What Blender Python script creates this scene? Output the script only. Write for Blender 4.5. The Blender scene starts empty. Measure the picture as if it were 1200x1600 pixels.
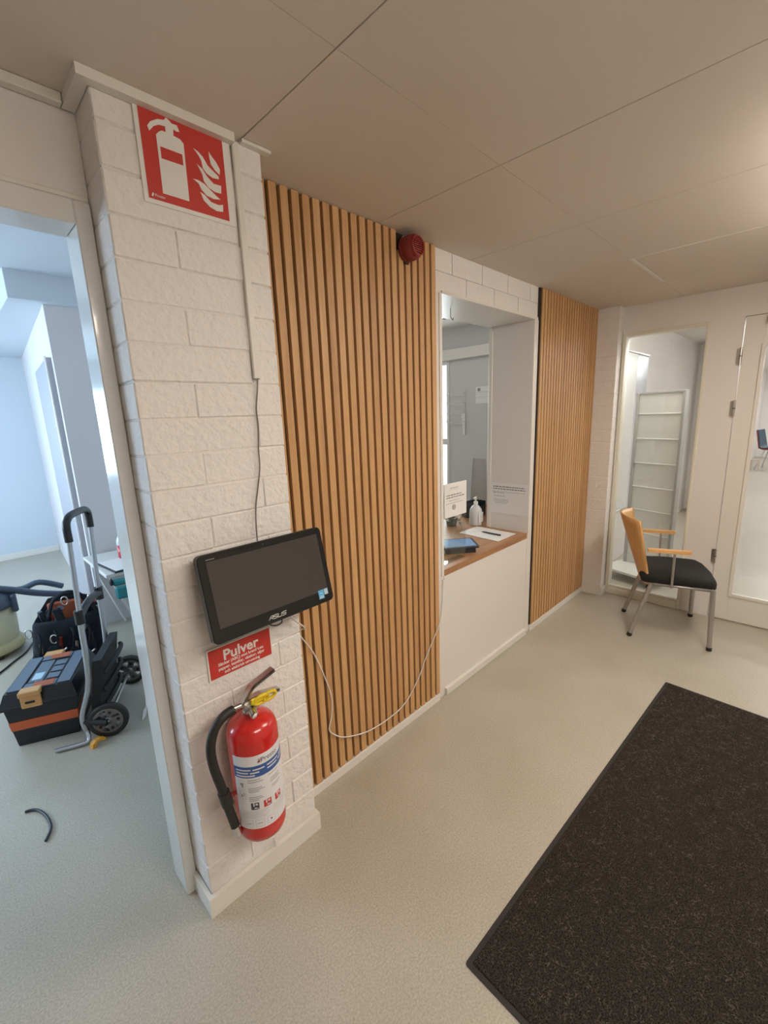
import bpy, bmesh, math, random
from mathutils import Vector, Matrix
random.seed(7)
S = bpy.context.scene
COL = S.collection
PI = math.pi

# ------------------------------------------------------------------ camera, light, exposure
CAM_LOC = Vector((0.0, -1.35, 1.5685))
PITCH, YAW, ROLL = math.radians(12.247), math.radians(45.026), math.radians(-2.177)
cam = bpy.data.cameras.new('camera')
cam.sensor_fit = 'HORIZONTAL'; cam.sensor_width = 36.0; cam.lens = 36.0 * 685.6 / 1200.0
cam.clip_start = 0.02; cam.clip_end = 100
co = bpy.data.objects.new('camera', cam); COL.objects.link(co)
fw = Vector((math.sin(YAW) * math.cos(PITCH), math.cos(YAW) * math.cos(PITCH), -math.sin(PITCH)))
rt0 = Vector((math.cos(YAW), -math.sin(YAW), 0)); up0 = rt0.cross(fw)
rt = rt0 * math.cos(ROLL) + up0 * math.sin(ROLL); up = -rt0 * math.sin(ROLL) + up0 * math.cos(ROLL)
mw = Matrix((rt, up, -fw)).transposed().to_4x4(); mw.translation = CAM_LOC
co.matrix_world = mw
S.camera = co

W = bpy.data.worlds.new('sky'); S.world = W; W.use_nodes = True
bg = W.node_tree.nodes['Background']
bg.inputs[0].default_value = (0.72, 0.86, 1.0, 1); bg.inputs[1].default_value = 3.0

S.view_settings.view_transform = 'Standard'
S.view_settings.look = 'None'
S.view_settings.gamma = 1.0
S.view_settings.use_curve_mapping = False
S.view_settings.exposure = 0.15

def daylight(name, loc, direction, sx, sy, power, color):
    l = bpy.data.lights.new(name, 'AREA'); l.shape = 'RECTANGLE'; l.size = sx; l.size_y = sy
    l.energy = power; l.color = color
    o = bpy.data.objects.new(name, l); COL.objects.link(o)
    o.location = loc; o.rotation_euler = Vector(direction).to_track_quat('-Z', 'Y').to_euler()
    return o
daylight('daylight_left_room', (-1.0, 5.80, 1.5), (0, -1, -0.15), 1.15, 1.2, 36, (0.52, 0.77, 1.0))
daylight('daylight_side_window', (-2.28, 3.2, 1.55), (1, 0, -0.15), 2.3, 1.2, 92, (0.62, 0.80, 1.0))
daylight('daylight_reception', (3.72, 1.95, 1.5), (-1, 0, -0.15), 1.1, 1.1, 27, (0.95, 0.97, 1.0))
LAMP_WARM = (1.0, 0.89, 0.78)
LAMP_HALL = 24.0        # emission strength of the hall ceiling lamps
LAMP_FAR = 14.0
LAMP_DEEP = 30.0

H = 2.316      # ceiling height
L = 3.883      # end wall
BR = 0.0935    # brick course

# ------------------------------------------------------------------ materials
M = {}
def mat(name, color, rough=0.5, metal=0.0, bump=None, var=None, coat=0.0, spec=0.5, emit=None, alpha_glass=False):
    """bump=(scale,strength,stretch) ; var=(color2,scale,stretch)"""
    m = bpy.data.materials.new(name); m.use_nodes = True
    nt = m.node_tree; b = nt.nodes['Principled BSDF']
    b.inputs['Base Color'].default_value = (*color, 1)
    b.inputs['Roughness'].default_value = rough; b.inputs['Metallic'].default_value = metal
    b.inputs['Coat Weight'].default_value = coat; b.inputs['Specular IOR Level'].default_value = spec
    tc = None
    def coords(stretch):
        nonlocal tc
        if tc is None: tc = nt.nodes.new('ShaderNodeTexCoord')
        mp = nt.nodes.new('ShaderNodeMapping'); mp.inputs['Scale'].default_value = stretch
        nt.links.new(tc.outputs['Object'], mp.inputs[0]); return mp.outputs[0]
    if var:
        n = nt.nodes.new('ShaderNodeTexNoise'); n.inputs['Scale'].default_value = var[1]; n.inputs['Detail'].default_value = 5
        nt.links.new(coords(var[2] if len(var) > 2 else (1, 1, 1)), n.inputs['Vector'])
        r = nt.nodes.new('ShaderNodeValToRGB'); r.color_ramp.elements[0].position = .35; r.color_ramp.elements[1].position = .68
        r.color_ramp.elements[0].color = (*color, 1); r.color_ramp.elements[1].color = (*var[0], 1)
        nt.links.new(n.outputs['Fac'], r.inputs[0]); nt.links.new(r.outputs[0], b.inputs['Base Color'])
    if bump:
        n = nt.nodes.new('ShaderNodeTexNoise'); n.inputs['Scale'].default_value = bump[0]; n.inputs['Detail'].default_value = 6
        nt.links.new(coords(bump[2] if len(bump) > 2 else (1, 1, 1)), n.inputs['Vector'])
        bp = nt.nodes.new('ShaderNodeBump'); bp.inputs['Strength'].default_value = bump[1]; bp.inputs['Distance'].default_value = 0.01
        nt.links.new(n.outputs['Fac'], bp.inputs['Height']); nt.links.new(bp.outputs[0], b.inputs['Normal'])
    if emit:
        b.inputs['Emission Color'].default_value = (*emit[0], 1); b.inputs['Emission Strength'].default_value = emit[1]
    M[name] = m
    return m
def wood(name, c1, c2, c3, rough=0.45, grain=(1, 1, 1), scale=9.0, objrand=0.0):
    m = bpy.data.materials.new(name); m.use_nodes = True; nt = m.node_tree; b = nt.nodes['Principled BSDF']
    b.inputs['Roughness'].default_value = rough
    tc = nt.nodes.new('ShaderNodeTexCoord'); mp = nt.nodes.new('ShaderNodeMapping'); mp.inputs['Scale'].default_value = grain
    oi = nt.nodes.new('ShaderNodeObjectInfo')
    nt.links.new(tc.outputs['Object'], mp.inputs[0])
    ad = nt.nodes.new('ShaderNodeVectorMath'); ad.operation = 'ADD'
    sc = nt.nodes.new('ShaderNodeVectorMath'); sc.operation = 'SCALE'; sc.inputs[0].default_value = (13.1, 7.7, 31.3)
    nt.links.new(oi.outputs['Random'], sc.inputs['Scale'])
    nt.links.new(mp.outputs[0], ad.inputs[0]); nt.links.new(sc.outputs[0], ad.inputs[1])
    n = nt.nodes.new('ShaderNodeTexNoise'); n.inputs['Scale'].default_value = scale; n.inputs['Detail'].default_value = 6; n.inputs['Roughness'].default_value = .6
    nt.links.new(ad.outputs[0], n.inputs['Vector'])
    wv = nt.nodes.new('ShaderNodeTexNoise'); wv.inputs['Scale'].default_value = scale * .22; wv.inputs['Detail'].default_value = 3; wv.inputs['Distortion'].default_value = 1.2
    nt.links.new(ad.outputs[0], wv.inputs['Vector'])
    mx = nt.nodes.new('ShaderNodeMath'); mx.operation = 'MULTIPLY_ADD'; mx.inputs[1].default_value = .55
    ml = nt.nodes.new('ShaderNodeMath'); ml.operation = 'MULTIPLY'; ml.inputs[1].default_value = .45
    nt.links.new(wv.outputs['Fac'], ml.inputs[0]); nt.links.new(n.outputs['Fac'], mx.inputs[0]); nt.links.new(ml.outputs[0], mx.inputs[2])
    rd = nt.nodes.new('ShaderNodeMath'); rd.operation = 'MULTIPLY_ADD'; rd.inputs[1].default_value = objrand; 
    nt.links.new(oi.outputs['Random'], rd.inputs[0]); nt.links.new(mx.outputs[0], rd.inputs[2])
    r = nt.nodes.new('ShaderNodeValToRGB'); e = r.color_ramp.elements
    e[0].position = .34; e[0].color = (*c1, 1); e[1].position = .72 + objrand; e[1].color = (*c3, 1)
    k = e.new(.52 + objrand * .5); k.color = (*c2, 1)
    nt.links.new(rd.outputs[0], r.inputs[0]); nt.links.new(r.outputs[0], b.inputs['Base Color'])
    bp = nt.nodes.new('ShaderNodeBump'); bp.inputs['Strength'].default_value = .15; bp.inputs['Distance'].default_value = .004
    nt.links.new(n.outputs['Fac'], bp.inputs['Height']); nt.links.new(bp.outputs[0], b.inputs['Normal'])
    M[name] = m; return m

mat('paint_wall', (0.76, 0.725, 0.685), 0.55, bump=(60, .06))
mat('paint_trim', (0.76, 0.73, 0.67), 0.35, bump=(30, .03))
mat('paint_gloss', (0.74, 0.74, 0.72), 0.16, bump=(14, .02), coat=.3)
mat('paint_brick', (0.81, 0.775, 0.74), 0.6, bump=(55, .7))
mat('paint_mortar', (0.78, 0.74, 0.70), 0.7, bump=(50, .5))
mat('paint_cream', (0.74, 0.70, 0.60), 0.4, bump=(30, .03))
mat('paint_cool', (0.60, 0.66, 0.72), 0.6, bump=(60, .05))
mat('paint_lilac', (0.70, 0.67, 0.68), 0.6, bump=(60, .05))
mat('leaf_grey', (0.36, 0.36, 0.40), 0.5, bump=(60, .03))
mat('paint_grey', (0.62, 0.61, 0.60), 0.6, bump=(60, .05))
mat('ceiling_tile', (0.71, 0.635, 0.56), 0.9, bump=(400, .12))
mat('ceiling_grid', (0.18, 0.14, 0.10), 0.9)
mat('felt', (0.035, 0.022, 0.014), 0.95, bump=(500, .3))
wood('oak_slat', (0.44, 0.225, 0.095), (0.58, 0.33, 0.14), (0.69, 0.43, 0.20), 0.5, (14, 14, .55), 7.0, .22)
wood('oak_counter', (0.33, 0.16, 0.07), (0.44, 0.23, 0.105), (0.54, 0.30, 0.14), 0.4, (.7, 8, 8), 5.0)
wood('beech', (0.62, 0.33, 0.12), (0.70, 0.40, 0.16), (0.76, 0.46, 0.2), 0.35, (3, 3, .4), 6.0)
wood('stool_wood', (0.50, 0.38, 0.30), (0.56, 0.44, 0.35), (0.62, 0.50, 0.41), 0.5, (3, 3, .4), 6.0)
mat('chrome', (0.62, 0.61, 0.60), 0.16, 1.0)
mat('satin', (0.44, 0.42, 0.40), 0.42, .75)
mat('steel', (0.60, 0.58, 0.56), 0.28, 1.0)
mat('alu', (0.50, 0.52, 0.55), 0.35, .9)
mat('steel_dark', (0.22, 0.20, 0.19), 0.35, .8)
mat('black_plastic', (0.012, 0.012, 0.013), 0.35)
mat('black_matte', (0.010, 0.011, 0.013), 0.6)
mat('rubber', (0.02, 0.018, 0.017), 0.55, bump=(80, .08))
mat('screen', (0.050, 0.045, 0.041), 0.12, coat=.3)  # base colour lifted to paint in the ceiling's reflection on the monitor
mat('bezel', (0.008, 0.008, 0.008), 0.22)
mat('red_sign', (0.55, 0.045, 0.035), 0.4)
mat('white_print', (0.80, 0.78, 0.74), 0.5)
mat('grey_print', (0.30, 0.29, 0.29), 0.6)
mat('dark_print', (0.06, 0.06, 0.06), 0.6)
mat('light_print', (0.52, 0.52, 0.52), 0.6)
mat('red_gloss', (0.60, 0.022, 0.018), 0.22, coat=.4)
mat('red_dull', (0.22, 0.022, 0.018), 0.5)
mat('red_mid', (0.30, 0.03, 0.022), 0.4)
mat('blue_print', (0.04, 0.11, 0.34), 0.4)
mat('label_white', (0.78, 0.78, 0.80), 0.4)
mat('yellow', (0.78, 0.58, 0.02), 0.4)
mat('paper', (0.80, 0.79, 0.77), 0.6)
mat('seat_black', (0.010, 0.010, 0.010), 0.85, bump=(250, .25))
mat('mat_rubber', (0.022, 0.018, 0.015), 0.7, bump=(120, .1))
mat('white_plastic', (0.76, 0.75, 0.73), 0.35)
mat('cable_white', (0.74, 0.72, 0.68), 0.45)
mat('rack_grey', (0.66, 0.65, 0.61), 0.55, bump=(40, .02))
mat('rack_frame', (0.42, 0.42, 0.40), 0.4, .3)
mat('clear_lip', (0.80, 0.80, 0.78), 0.12)
mat('board_white', (0.74, 0.74, 0.72), 0.30, spec=.15)
mat('board_cool', (0.60, 0.63, 0.70), 0.2)
mat('toolbox_black', (0.012, 0.014, 0.019), 0.38, bump=(160, .08))
mat('lid_sky_tint', (0.11, 0.15, 0.20), 0.25, bump=(160, .05))  # light blue sky reflection painted into the lid rib colour
mat('orange', (0.62, 0.13, 0.045), 0.45)
mat('latch_orange', (0.62, 0.34, 0.13), 0.45)
mat('bag_fabric', (0.008, 0.009, 0.012), 0.85, spec=.25, bump=(300, .3), var=((0.022, 0.027, 0.036), 9))
mat('bag_orange', (0.40, 0.10, 0.04), 0.6)
mat('vac_tub', (0.62, 0.58, 0.40), 0.45)
mat('vac_head', (0.07, 0.10, 0.15), 0.4)
mat('vac_yellow', (0.56, 0.50, 0.28), 0.5)
mat('teal', (0.02, 0.22, 0.24), 0.6, bump=(120, .2))
mat('clip_orange', (0.72, 0.33, 0.03), 0.5)
mat('tablet_blue', (0.10, 0.16, 0.26), 0.15, emit=((0.25, 0.42, 0.65), .35))
mat('slate', (0.03, 0.038, 0.05), 0.45)
mat('leaf', (0.05, 0.10, 0.03), 0.6)
mat('petal', (0.72, 0.68, 0.66), 0.6)
mat('stem_dark', (0.06, 0.025, 0.02), 0.6)
mat('pot_dark', (0.03, 0.04, 0.04), 0.4)
mat('bottle_clear', (0.66, 0.67, 0.68), 0.25)
mat('red_drink', (0.55, 0.04, 0.05), 0.25)
mat('shell_blue', (0.06, 0.10, 0.14), 0.5)
mat('shell_red', (0.30, 0.04, 0.05), 0.6)
mat('sticker_blue', (0.10, 0.42, 0.70), 0.4)
mat('sticker_pale', (0.45, 0.62, 0.76), 0.4)
mat('logo_grey', (0.60, 0.60, 0.58), 0.35)
mat('asphalt_far', (0.70, 0.69, 0.68), 0.6)
mat('hall_lamp', (0.9, 0.88, 0.82), 0.5, emit=(LAMP_WARM, LAMP_HALL))
mat('deep_lamp', (0.9, 0.9, 0.88), 0.5, emit=((0.97, 0.95, 1.0), LAMP_DEEP))
mat('far_lamp', (0.9, 0.9, 0.88), 0.5, emit=((1.0, 0.95, 0.90), LAMP_FAR))

def floor_mat():
    m = bpy.data.materials.new('linoleum'); m.use_nodes = True; nt = m.node_tree; b = nt.nodes['Principled BSDF']
    tc = nt.nodes.new('ShaderNodeTexCoord')
    n1 = nt.nodes.new('ShaderNodeTexNoise'); n1.inputs['Scale'].default_value = 170; n1.inputs['Detail'].default_value = 3
    n2 = nt.nodes.new('ShaderNodeTexNoise'); n2.inputs['Scale'].default_value = 2.2; n2.inputs['Detail'].default_value = 4
    vo = nt.nodes.new('ShaderNodeTexVoronoi'); vo.inputs['Scale'].default_value = 85
    for n in (n1, n2, vo): nt.links.new(tc.outputs['Object'], n.inputs['Vector'])
    r = nt.nodes.new('ShaderNodeValToRGB'); e = r.color_ramp.elements
    e[0].position = .30; e[0].color = (0.39, 0.355, 0.29, 1); e[1].position = .70; e[1].color = (0.55, 0.51, 0.43, 1)
    nt.links.new(n1.outputs['Fac'], r.inputs[0])
    r2 = nt.nodes.new('ShaderNodeValToRGB'); e = r2.color_ramp.elements
    e[0].position = .3; e[0].color = (0.86, 0.86, 0.82, 1); e[1].position = .7; e[1].color = (1, 1, 1, 1)
    nt.links.new(n2.outputs['Fac'], r2.inputs[0])
    r3 = nt.nodes.new('ShaderNodeValToRGB'); e = r3.color_ramp.elements
    e[0].position = .05; e[0].color = (1.12, 1.12, 1.1, 1); e[1].position = .16; e[1].color = (1, 1, 1, 1)
    nt.links.new(vo.outputs['Distance'], r3.inputs[0])
    a = nt.nodes.new('ShaderNodeMixRGB'); a.blend_type = 'MULTIPLY'; a.inputs[0].default_value = 1
    nt.links.new(r.outputs[0], a.inputs[1]); nt.links.new(r2.outputs[0], a.inputs[2])
    c = nt.nodes.new('ShaderNodeMixRGB'); c.blend_type = 'MULTIPLY'; c.inputs[0].default_value = 1
    nt.links.new(a.outputs[0], c.inputs[1]); nt.links.new(r3.outputs[0], c.inputs[2])
    nt.links.new(c.outputs[0], b.inputs['Base Color'])
    rr = nt.nodes.new('ShaderNodeMapRange'); rr.inputs[3].default_value = .28; rr.inputs[4].default_value = .42
    nt.links.new(n2.outputs['Fac'], rr.inputs[0]); nt.links.new(rr.outputs[0], b.inputs['Roughness'])
    bp = nt.nodes.new('ShaderNodeBump'); bp.inputs['Strength'].default_value = .04; bp.inputs['Distance'].default_value = .005
    nt.links.new(n1.outputs['Fac'], bp.inputs['Height']); nt.links.new(bp.outputs[0], b.inputs['Normal'])
    M['linoleum'] = m
floor_mat()
def carpet_mat():
    m = bpy.data.materials.new('mat_pile'); m.use_nodes = True; nt = m.node_tree; b = nt.nodes['Principled BSDF']
    b.inputs['Roughness'].default_value = .95; b.inputs['Specular IOR Level'].default_value = .1
    tc = nt.nodes.new('ShaderNodeTexCoord')
    n1 = nt.nodes.new('ShaderNodeTexNoise'); n1.inputs['Scale'].default_value = 240; n1.inputs['Detail'].default_value = 5; n1.inputs['Roughness'].default_value = .7
    nt.links.new(tc.outputs['Object'], n1.inputs['Vector'])
    r = nt.nodes.new('ShaderNodeValToRGB'); e = r.color_ramp.elements
    e[0].position = .40; e[0].color = (0.010, 0.008, 0.007, 1); e[1].position = .72; e[1].color = (0.125, 0.106, 0.088, 1)
    nt.links.new(n1.outputs['Fac'], r.inputs[0]); nt.links.new(r.outputs[0], b.inputs['Base Color'])
    bp = nt.nodes.new('ShaderNodeBump'); bp.inputs['Strength'].default_value = .9; bp.inputs['Distance'].default_value = .01
    nt.links.new(n1.outputs['Fac'], bp.inputs['Height']); nt.links.new(bp.outputs[0], b.inputs['Normal'])
    M['mat_pile'] = m
carpet_mat()
mat('mat_fibre', (0.20, 0.17, 0.14), 0.95, spec=.1, var=((0.05, 0.042, 0.035), 40))
def glass_mat():
    m = bpy.data.materials.new('glass'); m.use_nodes = True; nt = m.node_tree; nt.nodes.clear()
    o = nt.nodes.new('ShaderNodeOutputMaterial'); mx = nt.nodes.new('ShaderNodeMixShader')
    t = nt.nodes.new('ShaderNodeBsdfTransparent'); t.inputs[0].default_value = (.95, .97, .96, 1)
    g = nt.nodes.new('ShaderNodeBsdfGlossy'); g.inputs['Roughness'].default_value = .02
    lw = nt.nodes.new('ShaderNodeLayerWeight'); pw = nt.nodes.new('ShaderNodeMath'); pw.operation = 'POWER'; pw.inputs[1].default_value = 4.0
    nt.links.new(lw.outputs['Facing'], pw.inputs[0])
    f = nt.nodes.new('ShaderNodeMath'); f.operation = 'MULTIPLY_ADD'; f.inputs[1].default_value = .7; f.inputs[2].default_value = .04; nt.links.new(pw.outputs[0], f.inputs[0])
    nt.links.new(f.outputs[0], mx.inputs[0]); nt.links.new(t.outputs[0], mx.inputs[1]); nt.links.new(g.outputs[0], mx.inputs[2])
    nt.links.new(mx.outputs[0], o.inputs[0]); M['glass'] = m
glass_mat()

# ------------------------------------------------------------------ mesh builder
class MB:
    def __init__(s): s.v = []; s.f = []; s.sm = []
    def add(s, verts, faces, smooth=False, mtx=None):
        n = len(s.v)
        for p in verts:
            p = Vector(p)
            s.v.append(mtx @ p if mtx else p)
        for f in faces: s.f.append([i + n for i in f]); s.sm.append(smooth)
        return s
    def box(s, a, b, bev=0.0, mtx=None, jit=0.0):
        a = Vector(a); b = Vector(b)
        bm = bmesh.new()
        vs = [bm.verts.new((x, y, z)) for x in (a.x, b.x) for y in (a.y, b.y) for z in (a.z, b.z)]
        for q in ((0, 1, 3, 2), (4, 6, 7, 5), (0, 4, 5, 1), (2, 3, 7, 6), (0, 2, 6, 4), (1, 5, 7, 3)): bm.faces.new([vs[i] for i in q])
        if bev: bmesh.ops.bevel(bm, geom=bm.edges[:], offset=bev, segments=1, affect='EDGES', profile=.5)
        bm.verts.ensure_lookup_table(); bm.verts.index_update()
        if jit:
            for v in bm.verts: v.co += Vector((random.uniform(-jit, jit), random.uniform(-jit, jit), random.uniform(-jit, jit)))
        s.add([v.co.copy() for v in bm.verts], [[v.index for v in f.verts] for f in bm.faces], False, mtx)
        bm.free(); return s
    def tube(s, pts, r, n=10, closed=False, smooth_path=0, caps=True, flat=1.0):
        P = [Vector(p) for p in pts]
        if smooth_path:
            Q = []
            N = len(P)
            for i in range(N if closed else N - 1):
                p0 = P[(i - 1) % N] if (closed or i > 0) else P[0]; p1 = P[i]; p2 = P[(i + 1) % N]
                p3 = P[(i + 2) % N] if (closed or i + 2 < N) else P[-1]
                for k in range(smooth_path):
                    t = k / smooth_path
                    Q.append(.5 * ((2 * p1) + (p2 - p0) * t + (2 * p0 - 5 * p1 + 4 * p2 - p3) * t * t + (3 * p1 - p0 - 3 * p2 + p3) * t ** 3))
            if not closed: Q.append(P[-1])
            P = Q
        N = len(P); R = r if isinstance(r, (list, tuple)) else None
        rings = []
        nrm = None
        for i in range(N):
            if closed: d = (P[(i + 1) % N] - P[i - 1])
            else: d = P[min(i + 1, N - 1)] - P[max(i - 1, 0)]
            if d.length < 1e-9: d = Vector((0, 0, 1))
            d.normalize()
            if nrm is None:
                nrm = d.orthogonal().normalized()
                if abs(d.z) < .9: nrm = (Vector((0, 0, 1)) - d * d.z).normalized()
            nrm = (nrm - d * nrm.dot(d)).normalized(); bn = d.cross(nrm)
            rr = R[min(int(i * len(R) / N), len(R) - 1)] if R else r
            rings.append([P[i] + nrm * rr * flat * math.cos(2 * PI * k / n) + bn * rr * math.sin(2 * PI * k / n) for k in range(n)])
        verts = [p for g in rings for p in g]; faces = []
        for i in range(N if closed else N - 1):
            a = i * n; b = ((i + 1) % N) * n
            for k in range(n): faces.append((a + k, a + (k + 1) % n, b + (k + 1) % n, b + k))
        s.add(verts, faces, True)
        if caps and not closed:
            s.add(rings[0], [list(range(n))[::-1]]); s.add(rings[-1], [list(range(n))])
        return s
    def lathe(s, prof, n=24, mtx=None, a0=0.0, a1=2 * PI, smooth=True, caps=True):
        full = abs(a1 - a0 - 2 * PI) < 1e-6
        m = n if full else n + 1
        verts = []; faces = []
        for r, z in prof:
            for k in range(m):
                a = a0 + (a1 - a0) * k / n
                verts.append((r * math.cos(a), r * math.sin(a), z))
        for i in range(len(prof) - 1):
            for k in range(n):
                k2 = (k + 1) % m
                faces.append((i * m + k, i * m + k2, (i + 1) * m + k2, (i + 1) * m + k))
        s.add(verts, faces, smooth, mtx)
        if full and caps and prof[0] != prof[-1]:
            if prof[0][0] > 1e-5: s.add(verts[:m], [list(range(m))[::-1]], False, mtx)
            if prof[-1][0] > 1e-5: s.add(verts[-m:], [list(range(m))], False, mtx)
        return s
    def prism(s, poly, d0, d1, axis='y', mtx=None):
        """poly of (a,b) extruded along axis. y: (x,z)  z: (x,y)  x: (y,z)"""
        def P(a, b, d): return {'y': (a, d, b), 'z': (a, b, d), 'x': (d, a, b)}[axis]
        n = len(poly)
        vs = [P(a, b, d0) for a, b in poly] + [P(a, b, d1) for a, b in poly]
        bm = bmesh.new(); bv = [bm.verts.new(p) for p in vs]
        bm.faces.new(bv[:n]); bm.faces.new(bv[n:][::-1])
        for i in range(n): bm.faces.new((bv[i], bv[i + n], bv[(i + 1) % n + n], bv[(i + 1) % n]))
        bmesh.ops.recalc_face_normals(bm, faces=bm.faces[:])
        bmesh.ops.triangulate(bm, faces=[f for f in bm.faces if len(f.verts) > 4])
        bm.verts.index_update()
        s.add([v.co.copy() for v in bm.verts], [[v.index for v in f.verts] for f in bm.faces], False, mtx)
        bm.free(); return s
    def mesh(s, name):
        me = bpy.data.meshes.new(name); me.from_pydata([tuple(p) for p in s.v], [], s.f)
        me.polygons.foreach_set('use_smooth', s.sm)
        bm = bmesh.new(); bm.from_mesh(me); bmesh.ops.recalc_face_normals(bm, faces=bm.faces[:]); bm.to_mesh(me); bm.free()
        me.update(); return me
    def build(s, name, m, parent=None, loc=None, label=None):
        me = s.mesh(name); me.materials.append(M[m])
        o = bpy.data.objects.new(name, me); COL.objects.link(o)
        if parent: o.parent = parent
        if loc: o.location = loc
        if label: o['label'] = label
        return o
def B(a, b, bev=0.0, jit=0.0): return MB().box(a, b, bev, None, jit)
def thing(name, label, cat, loc=(0, 0, 0), rotz=0.0, group=None):
    o = bpy.data.objects.new(name, None); COL.objects.link(o); o.empty_display_size = .05
    o.location = loc; o.rotation_euler = (0, 0, rotz); o['label'] = label; o['category'] = cat
    if group: o['group'] = group
    return o
def tag(o, label, cat, group=None):
    o['label'] = label; o['category'] = cat
    if group: o['group'] = group
    return o
def struct(o): o['kind'] = 'structure'; return o
def text_part(name, body, size, m, parent, mtx, sx=1.0, bold=0.0, align='LEFT', depth=0.0004):
    """flat lettering; mtx maps text plane (x right, y up) to parent's space"""
    c = bpy.data.curves.new('lettering', 'FONT'); c.body = body; c.size = size; c.extrude = depth; c.offset = bold
    c.align_x = align; c.resolution_u = 3
    t = bpy.data.objects.new('lettering', c); COL.objects.link(t)
    dg = bpy.context.evaluated_depsgraph_get(); dg.update()
    me = bpy.data.meshes.new_from_object(t.evaluated_get(dg))
    bpy.data.objects.remove(t); bpy.data.curves.remove(c)
    me.transform(mtx @ Matrix.Diagonal((sx, 1, 1, 1)))
    me.materials.clear(); me.materials.append(M[m])
    me.name = name
    o = bpy.data.objects.new(name, me); COL.objects.link(o); o.parent = parent
    return o
def fr_wall(x, y, z):        # text plane facing -y (towards the camera side)
    return Matrix(((1, 0, 0, x), (0, 0, -1, y), (0, 1, 0, z), (0, 0, 0, 1)))
def rrect(x0, x1, z0, z1, r, n=5):
    pts = []
    for cx, cz, a in ((x1 - r, z1 - r, 0), (x0 + r, z1 - r, 90), (x0 + r, z0 + r, 180), (x1 - r, z0 + r, 270)):
        for k in range(n + 1):
            t = math.radians(a + 90 * k / n); pts.append((cx + r * math.cos(t), cz + r * math.sin(t)))
    return pts

# ================================================================== THE SETTING
struct(B((-3, -4.2, -.06), (20, 6.2, 0)).build('floor', 'linoleum'))

# ceiling of the hall: backing slab + tiles
ceil = struct(B((-2.4, -4.0, H + .016), (L + .05, .05, H + .05)).build('ceiling', 'ceiling_grid'))
TX0, TP, TY0 = .728, .655, -.535
xs = [TX0 + TP * k for k in range(-5, 6)]
ys = [TY0 + TP * k for k in range(-6, 2)]
for i in range(len(xs) - 1):
    for j in range(len(ys) - 1):
        x0, x1 = xs[i], min(xs[i + 1], L); y0, y1 = ys[j], min(ys[j + 1], .03)
        if x1 <= x0 + .02 or y1 <= y0 + .02: continue
        B((x0 + .0014, y0 + .0003, H), (x1 - .0014, y1 - .0003, H + .0165), .0008).build('ceiling_tile', 'ceiling_tile', ceil)

B((2.70, -.542, H - .0012), (3.32, -.528, H + .0005)).build('grid_bar', 'paint_trim', ceil)
B((2.688, -1.10, H - .0012), (2.698, -.528, H + .0005)).build('grid_bar', 'paint_trim', ceil)
# front wall (behind the slats) with the service opening
OX0, OX1, OZ0, OZ1 = 1.797, 2.745, .75, 2.125
wf = MB()
wf.box((.42, .024, 0), (1.745, .315, H + .02))
wf.box((1.745, .012, 0), (OX0, .315, OZ1))
wf.box((OX0, .014, 0), (OX1, .315, .715))
wf.box((OX1, .012, 0), (2.806, .315, OZ1))
wf.box((2.806, .024, 0), (3.95, .315, H + .02))
wf.box((1.745, .04, OZ1), (2.81, .315, H + .02))
wall_front = struct(wf.build('wall_front', 'paint_wall'))
# painted bricks of the lintel
for row in range(2):
    z0 = OZ1 + row * .0955; x = 1.747 + (0 if row == 0 else -.12)
    while x < 2.806:
        a, b = max(x, 1.747), min(x + .262, 2.806)
        if b - a > .03: B((a + .0006, .014, z0 + .0006), (b - .0006, .06, z0 + .0950), .0010, .0003).build('brick', 'paint_brick', wall_front)
        x += .265
# smooth lining of the reveal (two boards with a seam) and its soffit
B((OX1 + .001, .006, OZ0), (OX1 + .022, .132, OZ1 + .001), .0012).build('reveal_board', 'paint_trim', wall_front)
B((OX1 + .003, .136, OZ0), (OX1 + .024, .300, OZ1 + .001), .0012).build('reveal_board', 'paint_trim', wall_front)
B((OX1 - .004, .300, OZ0), (OX1 + .022, .330, OZ1 + .001), .003).build('reveal_bead', 'paint_trim', wall_front)
B((OX0, .004, OZ1 - .002), (OX1, .330, OZ1 + .012), .001).build('soffit_board', 'paint_trim', wall_front)
B((OX0 - .02, .006, OZ0 - .03), (OX0, .330, OZ1 + .002), .001).build('reveal_board', 'paint_trim', wall_front)
# chipped plaster at the left end of the counter
for k in range(7):
    a = random.uniform(0, .075); r = random.uniform(.004, .009)
    MB().lathe([(0, -r), (r * .9, -r * .3), (r * .7, r * .5), (0, r)], 6, Matrix.Translation((OX0 - random.uniform(-.002, .012), .008, .74 - a * 1.1)), smooth=False).build('plaster_chip', 'paint_mortar', wall_front)
# front baseboards
struct(B((.79, -.002, 0), (1.742, .024, .044), .002).build('baseboard_front', 'paint_trim'))
struct(B((OX0 + .002, -.006, 0), (OX1 - .002, .014, .044), .003).build('baseboard_counter', 'paint_trim'))
struct(B((2.81, -.002, 0), (3.78, .024, .044), .002).build('baseboard_right', 'paint_trim'))

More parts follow.
